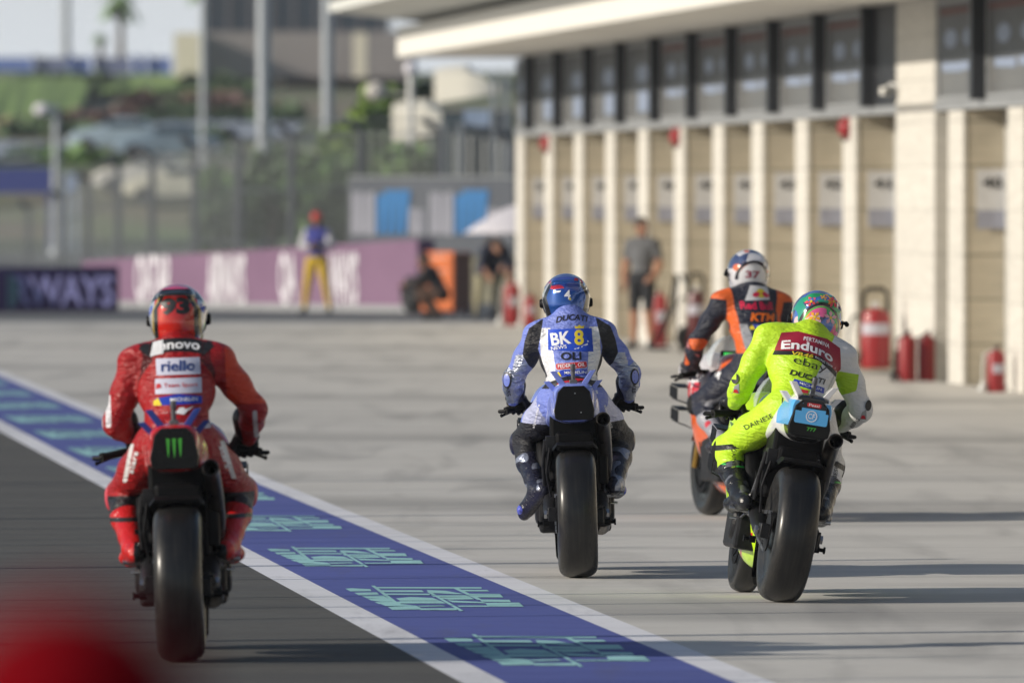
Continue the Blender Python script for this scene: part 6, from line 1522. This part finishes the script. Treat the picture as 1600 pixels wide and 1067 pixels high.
def trolley(px, h, r, label, b=14.3, rz=0, dark=False):
    e = empty('extinguisher_trolley', on_front(px, b), R(rz)); tag(e, label, 'extinguisher trolley', 'wheeled fire extinguisher trolleys')
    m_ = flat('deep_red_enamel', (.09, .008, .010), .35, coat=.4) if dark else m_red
    MB().lathe([(0, .10), (r * .9, .10), (r, .14), (r, h * .84), (r * .8, h * .95), (r * .3, h), (0, h)], 32).build('cylinder', m_, e, smooth=True)
    lab_patch(e, r, h * .62, h * .78, 1.1)
    for sg in (-1, 1):
        MB().lathe([(.03, -.03), (.11, -.03), (.15, -.02), (.15, .02), (.11, .03), (.03, .03)], 28, Matrix.Translation((sg * (r + .07), .10, .15)), 'X').build('wheel', m_rubber, e, smooth=True)
    MB().tube([(-r * .8, .12, .15), (-r * .8, .14, h * .9), (-r * .8, .05, h * 1.18), (-r * .5, -.02, h * 1.28), (r * .5, -.02, h * 1.28), (r * .8, .05, h * 1.18), (r * .8, .14, h * .9), (r * .8, .12, .15)], .022, 8).tube([(-r - .07, .10, .15), (r + .07, .10, .15)], .014, 8).build('frame', m_black, e, smooth=True)
    t = [(-r - .04 + .04 * math.cos(a_) - .03, -.03 + .0 * math.sin(a_), h * .58 + h * .30 * math.sin(a_)) for a_ in np.linspace(0, 2 * math.pi * 2, 40)]
    t = [(-r - .045 + .09 * math.cos(a_), -.05 - .02 * k / 40, h * .58 + h * .32 * math.sin(a_)) for k, a_ in enumerate(np.linspace(0, 4 * math.pi, 40))]
    MB().tube(t, .013, 8).build('hose', m_rubber, e, smooth=True)
    MB().box(-.04, .04, -.05, .05, h, h + .07).build('valve', m_alu, e, bevel=.01)
trolley(1368, .76, .165, 'large red wheeled extinguisher with coiled hose and hoop handle at the base of the pier')
trolley(1088, .78, .12, 'dark red wheeled extinguisher behind the orange rider', dark=True)
# leaning hose cart frame left of it
e = empty('hand_cart', on_front(1052, 14.1)); tag(e, 'black hand cart frame leaning between the man and the orange rider', 'hand cart')
MB().tube([(-.28, 0, .08), (-.05, 0, .55), (.03, .05, .98), (.12, .05, .98), (.30, 0, .62), (.42, 0, .30)], .022, 8).tube([(-.18, .0, .10), (.02, .0, .58), (.06, .0, .95)], .018, 8).build('frame', m_black, e, smooth=True)
MB().lathe([(.04, -.05), (.13, -.05), (.17, -.03), (.17, .03), (.13, .05), (.04, .05)], 28, Matrix.Translation((.20, 0, .172)) @ Matrix.Rotation(R(80), 4, 'Z'), 'X').build('wheel', m_rubber, e, smooth=True)
MB().box(-.30, -.05, -.12, .12, .02, .06).build('toe_plate', m_black, e, bevel=.006)
# black spare tyre by the crouching crew
e = empty('spare_wheel', gnd(645, 490, 0.004), R(25)); tag(e, 'black spare tyre standing at the right foot of the purple barrier', 'tyre')
MB().lathe([(.17, -.09), (.26, -.11), (.31, -.07), (.32, 0), (.31, .07), (.26, .11), (.17, .09)], 40, Matrix.Translation((0, 0, .32)), 'X', close=True).build('tyre', m_tyre, e, smooth='all')
MB().lathe([(.03, -.05), (.17, -.08), (.17, .08), (.03, .05)], 24, Matrix.Translation((0, 0, .32)), 'X').build('rim', m_mech, e, smooth=True)
# orange cabinet
e = empty('tool_cabinet', at(697, 300, 189), R(-24)); e.location.z = 0.0; tag(e, 'bright orange metal cabinet behind the crouching mechanics', 'cabinet')
m_oc = flat('orange_enamel', (.80, .20, .05), .4, coat=.2)
MB().box(-.30, .30, -.35, .35, .08, 1.06).build('body', m_oc, e, bevel=.02)
for k in range(4): d_ = MB().box(-.28, .28, -.372, -.352, .12 + .23 * k, .32 + .23 * k).build('drawer', m_oc, e, bevel=.006); MB().box(-.18, .18, -.39, -.373, .28 + .23 * k, .295 + .23 * k).build('handle', m_alu, d_)
MB().box(.301, .315, -.34, .34, .10, 1.04).build('side_panel', mat('dark_brown', (.16, .045, .02), .6), e)  # right side darker than the orange body
for sx2 in (-.25, .25):
    for sy2 in (-.3, .3): MB().lathe([(.02, -.02), (.04, -.02), (.04, .02), (.02, .02)], 14, Matrix.Translation((sx2, sy2, .04)), 'X').build('castor', m_rubber, e, smooth=True)
# umbrella
e = empty('umbrella', at(818, 300, 192)); e.location.z = 0; tag(e, 'large pale umbrella over the bending crew, half behind the building', 'umbrella')
c = MB(); rr = []
for t in np.linspace(0, 1, 8):
    rr.append([(1.0 * t * math.cos(a_) * (1 - .05 * (k % 2) * t), 1.0 * t * math.sin(a_) * (1 - .05 * (k % 2) * t), 1.86 - .50 * t ** 1.5) for k, a_ in enumerate(np.linspace(0, 2 * math.pi, 16, endpoint=False))])
c.loft(rr[1:], cap=False).add([(0, 0, 1.87)] + rr[1], [(0, 1 + k, 1 + (k + 1) % 16) for k in range(16)])
c.build('canopy', flat('pale_umbrella_cloth', (.58, .56, .60), .8), e, smooth=True, solid=.004)
MB().tube([(0, 0, 0), (0, 0, 1.95)], .022, 10).build('pole', m_alu, e, smooth=True); MB().lathe([(0, 0), (.25, 0), (.25, .06), (.05, .08), (0, .08)], 24).build('base', m_grey, e, smooth=True)
# ============================================================ AIR: even haze round camera and scene, sky outside
hz = MB().box(-560, 560, -30, 1150, -1.0, 33).build('haze', None)
hz.data.materials.clear()
hm = bpy.data.materials.new('haze_air'); hm.use_nodes = True; _t = hm.node_tree
_t.nodes.remove(_t.nodes['Principled BSDF']); _v = _t.nodes.new('ShaderNodeVolumePrincipled')
_v.inputs['Color'].default_value = (.93, .95, 1, 1); _v.inputs['Density'].default_value = 0.00019; _v.inputs['Anisotropy'].default_value = 0.25
_t.links.new(_v.outputs[0], _t.nodes['Material Output'].inputs['Volume'])
hz.data.materials.append(hm); tag(hz, kind='stuff')
